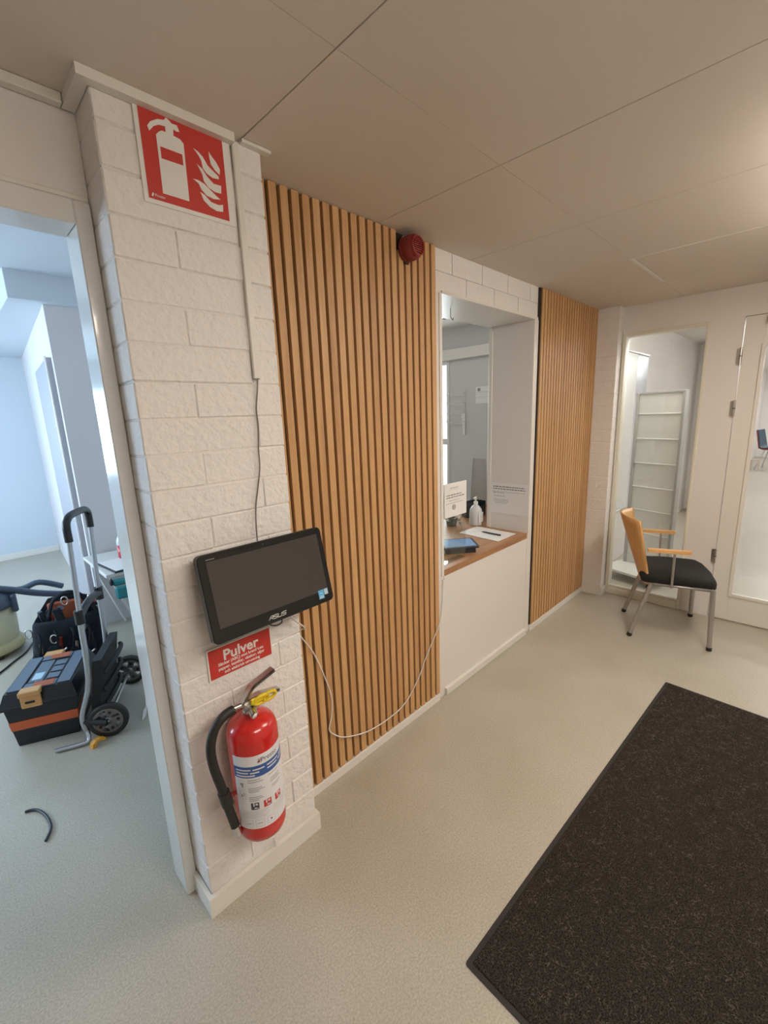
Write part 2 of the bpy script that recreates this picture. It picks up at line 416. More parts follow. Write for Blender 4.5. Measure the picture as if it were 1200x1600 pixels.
# brick pillar
def brick_stack(root, x0, x1, y0, y1, zlo, zhi, splits, phase=0, zoff=0.0):
    z = zlo; k = phase
    while z < zhi - .01:
        z1 = min(z + BR, zhi)
        cuts = [x0] + [c for c in splits[k % len(splits)]] + [x1]
        for a, b in zip(cuts[:-1], cuts[1:]):
            j = random.uniform(-.0015, .0015)
            B((a + .0008, y0 + j, z + .0012), (b - .0008, y1, z1 - .0012), .0035, .0008).build('brick', 'paint_brick', root)
        z = z1; k += 1
PX0, PX1, PY = .372, .792, -.120
core = struct(B((PX0 + .004, PY + .0035, 0), (PX1 - .004, .02, H)).build('wall_pillar', 'paint_mortar'))
zbase = 2.051 - BR * 21
brick_stack(core, PX0, PX1, PY, .016, zbase, H - .001, [[.522], [.700]], 0)
pil_base = MB()
pil_base.prism([(PX0 - .012, -.002), (PX0 - .012, -.135), (PX1 + .008, -.135), (PX1 + .008, -.002), (PX1 - .01, -.002), (PX1 - .01, -.119), (PX0 + .002, -.119), (PX0 + .002, -.002)], 0, .072, 'z')
struct(pil_base.build('baseboard_pillar', 'paint_trim'))
# ceiling trim round the pillar and over the doorway
struct(MB().prism([(PX0 - .028, 0), (PX0 - .028, -.146), (.700, -.146), (.700, -.121), (PX0 - .001, -.121), (PX0 - .001, 0)], H - .022, H - .0005, 'z').build('trim_1', 'paint_trim'))
struct(B((.725, -.140, H - .010), (.815, -.118, H - .001), .001).build('trim_2', 'paint_trim'))
struct(B((-2.3, -.022, H - .022), (PX0 - .029, .004, H - .0005), .002).build('trim_3', 'paint_trim'))

# doorway wall on the left and its frame
DX1 = .335
wl = MB()
wl.box((-2.4, .006, 2.118), (.372, .30, H + .02))
wl.box((-2.4, .006, 0), (-.80, .30, 2.118))
wl.box((.415, .09, 0), (.62, .36, 2.2))
struct(wl.build('wall_left', 'paint_wall'))
struct(B((-2.3, .0, 2.105), (.370, .02, 2.118), .002).build('trim_4', 'paint_trim'))
fr = MB()
fr.box((DX1, -.004, 0), (.3715, .105, 2.105), .003)
fr.box((-.80, -.004, 2.05), (DX1, .105, 2.105), .003)
fr.box((-.84, -.004, 0), (-.80, .105, 2.105), .003)
door1 = struct(fr.build('door_1', 'paint_gloss'))
B((DX1 + .0015, .105, .0), (.395, .118, 2.1), .002).build('stop_strip', 'paint_gloss', door1)
struct(MB().prism([(.396, .30), (.396, .376), (.62, .376), (.62, .361), (.414, .361), (.414, .30)], 0, .075, 'z').build('baseboard_left', 'paint_trim'))

# left room shell
wr = MB()
wr.prism([(.700, 2.62), (.93, 5.7), (1.6, 5.7), (3.0, 2.62)], 0, 2.425, 'z')
struct(wr.build('wall_partition', 'paint_lilac'))
far = MB()
far.box((-2.3, 5.68, 0), (-1.62, 5.80, 2.6)); far.box((-.40, 5.68, 0), (1.2, 5.80, 2.6))
far.box((-1.62, 5.68, 0), (-.40, 5.80, .9)); far.box((-1.62, 5.68, 2.08), (-.40, 5.80, 2.6))
struct(far.build('wall_far', 'paint_cool'))
struct(B((-2.3, 5.664, 0), (.925, 5.68, .075), .003).build('baseboard_far', 'paint_trim'))
side = MB()
side.box((-2.4, .30, 0), (-2.28, 1.9, 2.6)); side.box((-2.4, 4.5, 0), (-2.28, 5.8, 2.6))
side.box((-2.4, 1.9, 0), (-2.28, 4.5, .9)); side.box((-2.4, 1.9, 2.2), (-2.28, 4.5, 2.6))
struct(side.build('wall_side', 'paint_cool'))
w1 = MB()
for a, b in (((-1.62, 5.66, .88), (-1.57, 5.80, 2.09)), ((-.45, 5.66, .88), (-.40, 5.80, 2.09)), ((-1.57, 5.66, .88), (-.45, 5.80, .94)), ((-1.57, 5.66, 2.03), (-.45, 5.80, 2.09)), ((-1.03, 5.68, .94), (-.99, 5.78, 2.03))): w1.box(a, b, .003)
win1 = struct(w1.build('window_1', 'paint_gloss'))
B((-1.57, 5.715, .94), (-1.03, 5.721, 2.03)).build('pane', 'glass', win1); B((-.99, 5.715, .94), (-.45, 5.721, 2.03)).build('pane', 'glass', win1)
w2 = MB()
for a, b in (((-2.39, 1.9, .9), (-2.26, 1.95, 2.2)), ((-2.39, 4.45, .9), (-2.26, 4.5, 2.2)), ((-2.39, 1.95, .9), (-2.26, 4.45, .96)), ((-2.39, 1.95, 2.14), (-2.26, 4.45, 2.2)), ((-2.39, 3.18, .96), (-2.26, 3.22, 2.14))): w2.box(a, b, .003)
struct(w2.build('window_2', 'paint_gloss'))
struct(B((-2.4, .30, 2.6), (3.0, 5.8, 2.68)).build('ceiling_left', 'paint_cool'))
struct(B((-2.3, 3.201, 2.424), (.95, 5.69, 2.605)).build('ceiling_lowered', 'paint_cool'))
struct(B((.505, 2.55, 2.42), (3.0, 3.2, 2.61), .002).build('trim_5', 'paint_cool'))
# sliding door leaf along the partition
dl = struct(B((-.035, .0, .01), (-.004, 1.10, 2.08), .003).build('door_3', 'leaf_grey'))
dl.location = (.712, 2.72, 0); dl.rotation_euler = (0, 0, math.radians(-4.27))
B((-.046, .0, .01), (-.034, .035, 2.09), .003).build('edge_strip', 'paint_gloss', dl)
B((-.042, .06, .01), (-.034, .075, 2.09), .002).build('edge_strip', 'paint_gloss', dl)

# hall walls out of the frame
struct(B((-2.4, -4.1, 0), (L + .1, -4.0, H + .05)).build('wall_back', 'paint_wall'))
struct(B((-2.5, -4.1, 0), (-2.4, .3, H + .05)).build('wall_hall_side', 'paint_wall'))

# end wall with glazed panel and glazed door
WY0, WY1, WZ0, WZ1 = -.163, -.705, .075, 2.10
DY0, DZ1 = -.897, 2.12
ew = MB()
ew.box((L, -.163, 0), (L + .07, .02, H + .02)); ew.box((L, WY1, WZ1), (L + .07, WY0, H + .02))
ew.box((L, DY0 + .004, 0), (L + .07, WY1, H + .02)); ew.box((L, -1.86, DZ1 + .005), (L + .07, DY0 + .004, H + .02)); ew.box((L, -4.0, 0), (L + .07, -1.86, H + .02))
struct(ew.build('wall_right', 'paint_wall'))
wfm = MB()
wfm.box((L - .012, WY0 - .022, 0), (L + .075, WY0 + .004, WZ1 + .022), .003)
wfm.box((L - .012, WY1 - .004, 0), (L + .075, WY1 + .014, WZ1 + .022), .003)
wfm.box((L - .012, WY1 + .014, WZ1 - .002), (L + .075, WY0 - .022, WZ1 + .022), .003)
wfm.box((L - .012, WY1 + .014, 0), (L + .075, WY0 - .022, .060), .003)
win2 = struct(wfm.build('window_3', 'paint_cream'))
B((L - .006, WY1 + .014, .060), (L + .02, WY0 - .022, .082), .004).build('glazing_bead', 'paint_trim', win2)
B((L + .03, WY1 + .014, .060), (L + .036, WY0 - .022, WZ1 - .002)).build('pane', 'glass', win2)
dm = MB()
GY0, GZ0, GZ1 = -1.008, .205, 1.93
dm.box((L - .006, GY0, .008), (L + .04, DY0 - .003, DZ1), .002); dm.box((L - .006, -1.85, .008), (L + .04, -1.72, DZ1), .002)
dm.box((L - .006, -1.72, .008), (L + .04, GY0, GZ0), .002); dm.box((L - .006, -1.72, GZ1), (L + .04, GY0, DZ1), .002)
door2 = struct(dm.build('door_2', 'paint_trim'))
gb = MB()
gb.box((L - .016, GY0 - .014, GZ0 - .012), (L - .004, GY0 + .010, GZ1 + .012), .003); gb.box((L - .016, -1.73, GZ0 - .012), (L - .004, GY0 - .014, GZ0 + .012), .003); gb.box((L - .016, -1.73, GZ1 - .012), (L - .004, GY0 - .014, GZ1 + .012), .003)
gb.build('glazing_bead', 'paint_trim', door2)
B((L + .014, -1.72, GZ0), (L + .02, GY0, GZ1)).build('pane', 'glass', door2)
for z in (1.875, 1.535, .48):
    hg = MB().tube([(L - .012, DY0 + .001, z - .055), (L - .012, DY0 + .001, z + .055)], .008, 10)
    hg.box((L - .009, DY0 - .003, z - .05), (L - .003, DY0 + .022, z + .05))
    h_ = hg.build('hinge', 'steel', door2)
    MB().tube([(L - .012, DY0 + .001, z - .004), (L - .012, DY0 + .001, z + .004)], .0086, 10).build('hinge_ring', 'steel_dark', h_)
cl = MB().box((L - .05, -1.32, 2.06), (L - .006, -1.015, 2.115), .006)
cl.build('door_closer', 'white_plastic', door2)
struct(B((L - .014, -1.9, 0), (L + .001, -2.2, .07), .003).build('baseboard_end', 'paint_trim'))

# pier at the end of the slat wall
QX, QY = 3.782, -.155
pier = struct(B((QX + .003, QY + .003, 0), (L + .02, .02, H)).build('wall_pier', 'paint_mortar'))
z = zbase; k = 0
while z < H - .02:
    z1 = min(z + BR, H - .001)
    cut = QY + (.075 if k % 2 else .0)
    segs = [(QY, .018)] if k % 2 == 0 else [(QY, -.07), (-.07, .018)]
    for a, b in segs: B((QX + random.uniform(-.0012, .0012), a + .0008, z + .0012), (L + .01, b - .0008, z1 - .0012), .0035, .0008).build('brick', 'paint_brick', pier)
    z = z1; k += 1
struct(MB().prism([(QX - .010, 0), (QX - .010, QY - .010), (L - .013, QY - .010), (L - .013, QY + .001), (QX + .001, QY + .001), (QX + .001, 0)], 0, .075, 'z').build('baseboard_pier', 'paint_trim'))

# reception room behind the opening
RX = 3.60
rw = MB()
rw.box((RX, .315, 0), (RX + .1, 1.285, 2.4)); rw.box((RX, 2.5, 0), (RX + .1, 3.0, 2.4)); rw.box((RX, 1.285, 0), (RX + .1, 2.5, .75)); rw.box((RX, 1.285, 2.065), (RX + .1, 2.5, 2.4))
struct(rw.build('wall_reception', 'paint_grey'))
struct(B((1.35, 2.60, 0), (RX + .1, 2.72, 2.4)).build('wall_reception_back', 'paint_grey'))
struct(B((1.30, .315, 0), (1.40, 2.7, 2.4)).build('wall_reception_side', 'paint_grey'))
struct(B((1.3, .315, 2.36), (RX + .1, 2.72, 2.42)).build('ceiling_reception', 'paint_wall'))
struct(B((RX - .045, .315, 2.068), (RX, 2.6, 2.165), .004).build('trim_6', 'paint_trim'))
w3 = MB()
for a, b in (((RX - .01, 1.285, .75), (RX + .09, 1.315, 2.065)), ((RX - .01, 2.46, .75), (RX + .09, 2.5, 2.065)), ((RX - .03, 1.285, .74), (RX + .09, 2.5, .78)), ((RX - .01, 1.315, 2.03), (RX + .09, 2.46, 2.065)), ((RX, 1.315, 1.27), (RX + .08, 2.46, 1.33))): w3.box(a, b, .003)
win3 = struct(w3.build('window_4', 'paint_gloss'))
B((RX + .04, 1.315, .78), (RX + .046, 2.46, 1.27)).build('pane', 'glass', win3); B((RX + .04, 1.315, 1.33), (RX + .046, 2.46, 2.03)).build('pane', 'glass', win3)

# vestibule and far hall beyond the end wall
VH = 2.42
struct(B((L + .05, -4.1, VH), (17.2, .35, VH + .06)).build('ceiling_beyond', 'paint_wall'))
struct(B((L + .07, .06, 0), (8.2, .16, VH)).build('wall_vestibule', 'paint_wall'))
struct(B((8.0, -.42, 0), (8.15, .06, VH)).build('wall_vestibule_end', 'paint_wall'))
pl2 = struct(B((7.6, -.60, 0), (8.15, -.424, VH)).build('wall_vestibule_pillar', 'paint_mortar'))
z = .003; k = 0
while z < VH - .02:
    z1 = min(z + BR * 2, VH - .001)
    B((7.592, -.606, z), (8.0, -.424, z1 - .003), .004, .001).build('brick', 'paint_brick', pl2); z = z1
struct(B((8.15, .0, 0), (17.2, .3, VH)).build('wall_hall_far_side', 'paint_wall'))
struct(B((17.0, -4.1, 0), (17.2, .3, VH)).build('wall_hall_far', 'paint_wall'))
struct(B((L + .07, -4.2, 0), (17.2, -4.1, VH)).build('wall_hall_right', 'paint_wall'))

# ================================================================== LAMPS (hall ceiling lamps out of frame; the second one is added)
def ceiling_lamp(loc, sx, sy, label, m, zc):
    t = thing('ceiling_lamp', label, 'lamp', (loc[0], loc[1], zc), 0, 'ceiling lamps')
    B((-sx / 2, -sy / 2, -.025), (sx / 2, sy / 2, 0), .003).build('housing', 'white_plastic', t)
    if zc < H - .02:
        for k in (-.35, .35): MB().tube([(k * sx, 0, -.001), (k * sx, 0, H - zc)], .012, 8).build('stem', 'white_plastic', t)
    MB().prism([(-sx / 2 + .012, -.025), (-sx / 2 + .03, -.075), (sx / 2 - .03, -.075), (sx / 2 - .012, -.025)], -sy / 2 + .012, sy / 2 - .012, 'y').build('diffuser', m, t)
    return t
ceiling_lamp((2.25, -1.52), 1.15, .30, 'long opal ceiling lamp near the glazed door', 'hall_lamp', H - .012)
ceiling_lamp((.60, -2.10), 1.15, .30, 'added unseen long ceiling lamp behind the camera', 'hall_lamp', H - .05)  # added out of view to brighten the brick pillar
for i, (x, y, w) in enumerate(((4.22, -.95, 'first'), (7.0, -2.4, 'second'), (9.5, -1.7, 'third'), (12.5, -1.7, 'fourth'), (15.3, -1.7, 'last'))):
    ceiling_lamp((x, y), .35, 1.3, 'white ceiling lamp beyond the glazed door, %s from the door' % w, 'far_lamp' if i == 0 else 'deep_lamp', VH)

# ================================================================== SLAT PANELS
def slat_panel(x0, x1, label, notch=None):
    t = thing('slat_panel', label, 'wall panel', (x0, .022, 0), 0, 'oak slat panels on the hall wall')
    w = x1 - x0; pitch = .0428; sw = .0300
    B((0.001, -.005, .045), (w - .001, .001, H - .001)).build('felt_backing', 'felt', t)
    n = int(round((w + pitch - sw) / pitch)); pitch = (w - sw) / (n - 1)
    base = B((0, -.022, .0465), (sw, -.0045, H - .0012), .0008).mesh('slat'); base.materials.append(M['oak_slat'])
    short = B((0, -.022, .0465), (sw, -.0045, 2.245), .0008).mesh('slat'); short.materials.append(M['oak_slat'])
    for k in range(n):
        cut = notch and notch[0] < x0 + k * pitch < notch[1]
        o = bpy.data.objects.new('slat', short if cut else base); COL.objects.link(o); o.parent = t; o.location = (k * pitch, 0, 0)
    return t
slat_panel(.800, 1.742, 'wide vertical oak slat wall panel between brick pillar and service opening', (1.492, 1.60))
p2 = slat_panel(2.826, 3.780, 'vertical oak slat wall panel right of the service opening')
B((-.013, -.014, .045), (.0, .001, H - .001)).build('felt_edge', 'felt', p2)
B((-.036, -.016, 2.142), (-.013, -.009, H - .003)).build('felt_tab', 'felt', p2)

# red alarm sounder under the ceiling
t = thing('alarm_sounder', 'round red fire alarm sounder on the slats under the ceiling', 'alarm', (1.540, -.002, 2.252))
MX = Matrix.Rotation(PI / 2, 4, 'X')
MB().lathe([(.0, 0), (.050, 0), (.050, .012), (.0, .012)], 28, MX).build('base', 'red_dull', t)
MB().lathe([(.048, .012), (.050, .030), (.046, .052), (.030, .062), (.0, .062)], 28, MX).build('housing', 'red_dull', t)  # dimness far up under the ceiling painted into the dark red
gr_ = MB()
for k in range(7): gr_.box((-.026, -.068, -.024 + k * .008), (.026, -.060, -.021 + k * .008))
gr_.build('grille', 'red_mid', t)
MB().lathe([(.038, .056), (.040, .068), (.036, .072), (.033, .068), (.033, .056)], 28, MX).build('rim', 'red_mid', t)
MB().tube([(-.012, 0, -.052), (.012, 0, -.052)], .004, 6).build('clip', 'black_plastic', t)
MB().tube([(-.028, -.004, .040), (-.022, -.012, .047), (-.014, -.004, .052)], .003, 6, smooth_path=3).build('screw_hook', 'chrome', t)

# ================================================================== FIRE SIGN
t = thing('fire_sign', 'red and white fire extinguisher sign near the top of the brick pillar', 'sign', (.570, -.1215, 2.203))
B((-.113, -.003, -.1085), (.125, 0, .110), .0008).build('backing_plate', 'white_print', t)
B((-.102, -.0042, -.098), (.103, -.003, .099)).build('red_field', 'red_sign', t)
POL = {'body': [(-.067, .045), (-.060, .053), (-.052, .058), (-.044, .058), (-.043, .061), (-.043, .070), (-.058, .068), (-.070, .061), (-.082, .047), (-.085, .057), (-.077, .068), (-.060, .079), (-.044, .083), (-.039, .090), (-.032, .087), (-.026, .082), (-.014, .083), (-.009, .071), (-.016, .069), (-.024, .071), (-.025, .057), (-.010, .055), (-.002, .048), (-.004, -.080), (-.068, -.080)],
 'flame': [[(.022, .047), (.034, .043), (.045, .035), (.056, .019), (.071, .010), (.084, .002), (.083, -.004), (.066, -.006), (.050, .0), (.042, .009), (.040, .025), (.033, .036)],
 [(.062, .054), (.069, .045), (.080, .035), (.089, .021), (.087, .007), (.075, .014), (.065, .025), (.063, .038)],
 [(.027, .014), (.039, .007), (.051, -.007), (.067, -.019), (.088, -.018), (.086, -.037), (.068, -.038), (.051, -.032), (.041, -.021), (.038, -.005)],
 [(.012, -.024), (.025, -.023), (.041, -.027), (.058, -.038), (.074, -.048), (.082, -.052), (.063, -.056), (.044, -.053), (.032, -.043), (.026, -.031)],
 [(.028, -.049), (.040, -.054), (.055, -.065), (.074, -.067), (.088, -.063), (.086, -.080), (.069, -.083), (.050, -.078), (.035, -.067)]]}
MB().prism(POL['body'], -.0050, -.0042, 'y').build('extinguisher_symbol', 'white_print', t)
MB().prism([(-.061, .022), (-.009, .022), (-.009, -.002), (-.061, -.003)], -.0056, -.0048, 'y').build('symbol_band', 'red_sign', t)
for fl in POL['flame']: MB().prism(fl, -.0050, -.0042, 'y').build('flame_symbol', 'white_print', t)
text_part('maker_print', 'Presto', .009, 'white_print', t, fr_wall(-.088, -.0046, -.092))
MB().prism([(-.096, -.092), (-.092, -.084), (-.090, -.088), (-.093, -.094)], -.0048, -.0042, 'y').build('maker_flame', 'white_print', t)

# conduit + cord
t = thing('cable_duct', 'narrow white cable duct running down the brick pillar from the ceiling', 'cable duct', (.709, -.121, 1.693))
B((-.010, -.011, 0), (.010, 0, H - 1.693 - .012), .002).build('duct_cover', 'paint_trim', t)
B((-.008, -.010, -.0015), (.009, -.002, .0005)).build('duct_end', 'grey_print', t)
tag(MB().tube([(.711, -.130, 1.700), (.707, -.128, 1.66), (.698, -.127, 1.604), (.699, -.127, 1.55), (.692, -.128, 1.489), (.690, -.128, 1.43), (.676, -.130, 1.37), (.662, -.132, 1.315), (.652, -.14, 1.26), (.645, -.15, 1.20)], .0022, 6, smooth_path=5).build('power_cord', 'steel_dark'), 'thin dark cord hanging from the duct down behind the monitor', 'cord')

# ================================================================== MONITOR
t = thing('monitor', 'black all-in-one touch monitor hung on the brick pillar', 'monitor', (.651, -.200, 1.0915))
t.rotation_euler = (math.radians(-12.8), 0, 0)
mwid, mh = .419, .2515
MB().prism(rrect(-mwid / 2, mwid / 2, -mh / 2, mh / 2, .016), -.006, .016, 'y').build('housing', 'black_plastic', t)
MB().prism(rrect(-mwid / 2 + .002, mwid / 2 - .002, -mh / 2 + .002, mh / 2 - .002, .015), -.0085, -.006, 'y').build('bezel_glass', 'bezel', t)
B((-.186, -.0092, -.086), (.190, -.0085, .104)).build('screen', 'screen', t)
MB().prism([(-.15, .016), (-.10, .036), (.10, .036), (.15, .016)], -.085, .085, 'z').build('rear_housing', 'black_plastic', t)
B((-.05, .034, -.05), (.05, .046, .05), .003).build('mount_plate', 'black_matte', t)
MB().tube([(0, .044, 0), (0, .072, -.016)], .02, 12).build('mount_arm', 'black_matte', t)
MB().lathe([(0, 0), (.0018, 0), (.0018, .0006), (0, .0006)], 10, Matrix.Translation((-.008, -.0086, .115)) @ MX).build('webcam', 'steel_dark', t)
B((-.185, -.009, .1085), (-.160, -.0085, .111)).build('speaker_mark', 'steel_dark', t)
# maker's lettering: slanted strokes
lg = MB(); sk = .35; s_ = .0130
def stroke(pts, wd=.0022):
    for (a, b), (c, d) in zip(pts[:-1], pts[1:]):
        dx, dz = c - a, d - b; l_ = math.hypot(dx, dz) or 1; nx, nz = -dz / l_ * wd / 2, dx / l_ * wd / 2
        q = [(a + nx, b + nz), (c + nx, d + nz), (c - nx, d - nz), (a - nx, b - nz)]
        lg.prism([(x + z * sk, z) for x, z in q], -.0091, -.0086, 'y')
def letter(x, pts): stroke([(x + a * .013, -.1135 + b * .0105) for a, b in pts])
ox = .001
letter(ox, [(0, 0), (.45, 1), (.95, 1)]); letter(ox, [(.95, 1), (.95, 0)]); letter(ox, [(.4, .42), (.95, .42)])
letter(ox + .0155, [(.95, 1), (0, 1), (0, .52), (.9, .5), (.9, 0), (0, 0)])
letter(ox + .031, [(0, 1), (0, 0), (.9, 0), (.9, 1)])
letter(ox + .0465, [(.95, 1), (0, 1), (0, .52), (.9, .5), (.9, 0), (0, 0)])
lg.build('maker_lettering', 'logo_grey', t)
B((.151, -.0096, -.110), (.172, -.0086, -.081)).build('sticker', 'sticker_blue', t, label='blue energy sticker')
st2 = B((.174, -.0096, -.100), (.189, -.0086, -.081)).build('sticker', 'sticker_pale', t, label='pale blue sticker')
MB().prism([(.154, -.092), (.160, -.090), (.166, -.092), (.169, -.095), (.166, -.093), (.160, -.092)], -.0100, -.0096, 'y').build('sticker_print', 'white_print', t)
for k in range(3): B((.154, -.0100, -.101 - k * .003), (.169, -.0096, -.0998 - k * .003)).build('sticker_print', 'white_print', t)
MB().tube([(-.03, .014, -.115), (-.028, .010, -.132), (-.012, .004, -.139), (.008, .004, -.136), (.012, .012, -.122)], .0022, 6, smooth_path=4).build('cable_loop', 'black_plastic', t)

# ================================================================== "Pulver" sign
t = thing('powder_sign', 'small red sign reading Pulver below the monitor on the pillar', 'sign', (.565, -.1215, .853))
B((-.109, -.002, -.0515), (.109, 0, .0535), .0005).build('backing_plate', 'white_print', t)
B((-.104, -.0028, -.0465), (.104, -.002, .0485)).build('red_field', 'red_sign', t)
text_part('sign_lettering', 'Pulver', .047, 'white_print', t, fr_wall(0, -.0032, .0035), 1.0, .0011, 'CENTER')
for i, ln in enumerate(('Släcker (ABC) mot brand t.ex.', 'papper, textilier, vätskor, oljor', 'och elektrisk utrustning')):
    text_part('sign_lettering', ln, .0135, 'white_print', t, fr_wall(0, -.0032, -.0105 - i * .0145), .93, .0003, 'CENTER')

# ================================================================== FIRE EXTINGUISHER
EX, EY = .530, -.212
t = thing('fire_extinguisher', 'red powder fire extinguisher with white label hung on the brick pillar', 'fire extinguisher', (EX, EY, 0))
ER = .076
MB().lathe([(0, .304), (.060, .300), (.070, .304), (ER - .001, .318), (ER, .33), (ER, .640), (.075, .655), (.071, .670), (.062, .684), (.046, .695), (.027, .702), (.018, .705), (.018, .712), (0, .712)], 48).build('cylinder', 'red_gloss', t)
MB().lathe([(.0165, .704), (.021, .706), (.021, .722), (.0165, .724), (.013, .730), (.013, .752), (0, .752)], 20).build('valve', 'chrome', t)
def arc_label(name, m, a0, a1, z0, z1, off, parent):
    n = max(3, int((a1 - a0) / 5))
    return MB().lathe([(ER + off, z0), (ER + off, z1)], n, None, math.radians(a0), math.radians(a1)).build(name, m, parent)
lab = arc_label('label', 'label_white', 190, 362, .358, .612, .0005, t)
def arc_part(m, a0, a1, z0, z1, off=.0009, name='label_print'): return arc_label(name, m, a0, a1, z0, z1, off, lab)
arc_part('blue_print', 190, 362, .540, .578)
for i, (a0, a1, zz) in enumerate(((197, 232, .567), (236, 262, .566), (197, 226, .557), (230, 250, .556), (268, 300, .567), (304, 335, .567), (268, 296, .556), (300, 330, .556), (197, 240, .547))):
    arc_part('label_white', a0, a1, zz - .0022, zz + .0022, .0012)
# Presto lettering bent round the cylinder
def curved_text(body, size, ang, z, m, parent, name, off=.0012, bold=0.0):
    o = text_part(name, body, size, m, parent, Matrix.Identity(4), 1, bold, 'CENTER', 0.0)
    for v in o.data.vertices:
        a = math.radians(ang) + v.co.x / ER
        v.co = Vector(((ER + off) * math.cos(a), (ER + off) * math.sin(a), z + v.co.y))
    return o
curved_text('Presto', .021, 276, .587, 'dark_print', lab, 'maker_lettering')
for k in range(2):
    fl = []
    a = 249 + k * 3
    for da, dz in ((0, 0), (2.2, .004), (3.0, .011), (1.6, .017), (1.2, .009), (-.8, .005)):
        aa = math.radians(a + da); fl.append(((ER + .0012) * math.cos(aa), (ER + .0012) * math.sin(aa), .585 + dz))
    MB().add(fl, [list(range(6))]).build('maker_flame', 'red_sign' if k else 'dark_print', lab)
# rows of small print and pictograms
for (a0, a1, z0, z1) in ((200, 216, .500, .530), (200, 216, .465, .495)):
    for b0, b1, c0, c1 in ((a0, a1, z1 - .001, z1), (a0, a1, z0, z0 + .001), (a0, a0 + .7, z0, z1), (a1 - .7, a1, z0, z1)): arc_part('light_print', b0, b1, c0, c1)
arc_part('grey_print', 204, 212, .514, .522); arc_part('grey_print', 207, 211, .506, .514); arc_part('grey_print', 204, 207, .472, .482); arc_part('light_print', 209, 213, .475, .488)
for zz, a0, a1 in ((.531, 222, 250), (.524, 222, 256), (.503, 222, 252), (.497, 222, 258), (.491, 222, 246), (.472, 222, 250), (.466, 222, 254), (.460, 222, 243), (.531, 268, 296), (.515, 272, 300), (.509, 272, 296), (.503, 272, 302), (.490, 274, 300), (.484, 274, 296)):
    arc_part('grey_print', a0, a1, zz - .0011, zz + .0011)
random.seed(3)
for a0, m in ((224, 'dark_print'), (252, 'red_sign'), (280, 'red_sign')):
    arc_part(m, a0, a0 + 18, .428, .452)
    arc_part('label_white', a0 + 5, a0 + 8, .440, .452, .0012); arc_part('label_white', a0 + 10, a0 + 15, .443, .449, .0012); arc_part('label_white', a0 + 7, a0 + 13, .432, .436, .0012)
    arc_part('grey_print', a0 + 12, a0 + 18, .428, .434, .0012)
for k in range(5): arc_part('light_print', 202, 262 - 6 * (k % 3), .420 - k * .0055, .4215 - k * .0055)
for k in range(5): arc_part('light_print', 272, 322 - 8 * (k % 2), .420 - k * .0055, .4215 - k * .0055)
for a in (204, 230, 256, 282):
    for b0, b1, c0, c1 in ((a, a + 20, .389, .390), (a, a + 20, .366, .367), (a, a + .7, .366, .390), (a + 19.3, a + 20, .366, .390)): arc_part('light_print', b0, b1, c0, c1)
arc_part('dark_print', 264, 267.5, .375, .381); arc_part('light_print', 234, 246, .375, .379); arc_part('light_print', 208, 220, .375, .379)
# valve block, gauge, handles
B((-.024, -.017, .724), (.020, .017, .750), .004).build('valve_block', 'steel', t)
g = MB().tube([(-.002, -.012, .726), (-.007, -.042, .718)], .0125, 14).build('gauge', 'chrome', t)
MB().lathe([(0, 0), (.0095, 0), (.0095, .0012), (0, .0012)], 14, Matrix.Translation((-.0072, -.043, .7178)) @ Matrix.Rotation(math.radians(106), 4, 'X') @ Matrix.Rotation(math.radians(8), 4, 'Y')).build('gauge_dial', 'white_print', g)
lev = MB()
def channel(mb, pts, wd, th=.0022, lip=.008):
    for (a, b), (c, d) in zip(pts[:-1], pts[1:]):
        L_ = math.hypot(c - a, d - b); ang = math.atan2(d - b, c - a)
        mt = Matrix.Translation((a, 0, b)) @ Matrix.Rotation(-ang, 4, 'Y')
        mb.box((-.001, -wd / 2, 0), (L_ + .001, wd / 2, th), 0, mt)
        mb.box((-.001, -wd / 2, -lip), (L_ + .001, -wd / 2 + th, th), 0, mt); mb.box((-.001, wd / 2 - th, -lip), (L_ + .001, wd / 2, th), 0, mt)
channel(lev, [(-.026, .748), (.012, .790), (.088, .812)], .024)
lev.build('squeeze_lever', 'steel', t)
lo = MB(); channel(lo, [(-.02, .752), (.04, .752), (.100, .738)], .022, .0022, .007)
lo.build('carry_handle', 'steel', t)
# yellow safety ring
ys_ = MB()
ys_.tube([(.028 + .024 * math.cos(a), -.024 - .004 * math.sin(a), .747 + .014 * math.sin(a)) for a in [2 * PI * k / 18 for k in range(18)]], .0055, 8, closed=True)
ys_.tube([(.056 + .021 * math.cos(a), -.024 - .004 * math.sin(a), .745 + .015 * math.sin(a)) for a in [2 * PI * k / 18 for k in range(18)]], .0055, 8, closed=True)
ys_.box((-.006, -.028, .742), (.042, -.020, .762), .003)
ys_.build('safety_pin', 'yellow', t)
hp = [(-.052, -.004, .745), (-.085, -.008, .742), (-.115, -.008, .715), (-.132, -.008, .665), (-.130, -.008, .600), (-.116, -.008, .520), (-.104, -.008, .44), (-.092, -.010, .37)]
MB().tube([(-.014, 0, .740), (-.058, -.004, .747)], .0105, 12).build('hose_fitting', 'chrome', t)
hs = MB().tube(hp, .0135, 12, smooth_path=6).build('hose', 'rubber', t)
MB().tube([(-.113, -.008, .505), (-.105, -.008, .455)], .017, 12).build('hose_collar', 'rubber', hs)
MB().tube([(-.093, -.010, .372), (-.087, -.011, .337)], [.0145, .0135, .012], 12).build('nozzle', 'chrome', hs)
MB().tube([(-.06, .0, .47), (-.11, -.008, .478)], .006, 8).build('hose_clip', 'red_dull', t)
br_ = MB().box((-.018, .074, .32), (.018, .090, .69), .002)
br_.build('wall_bracket', 'steel_dark', t)
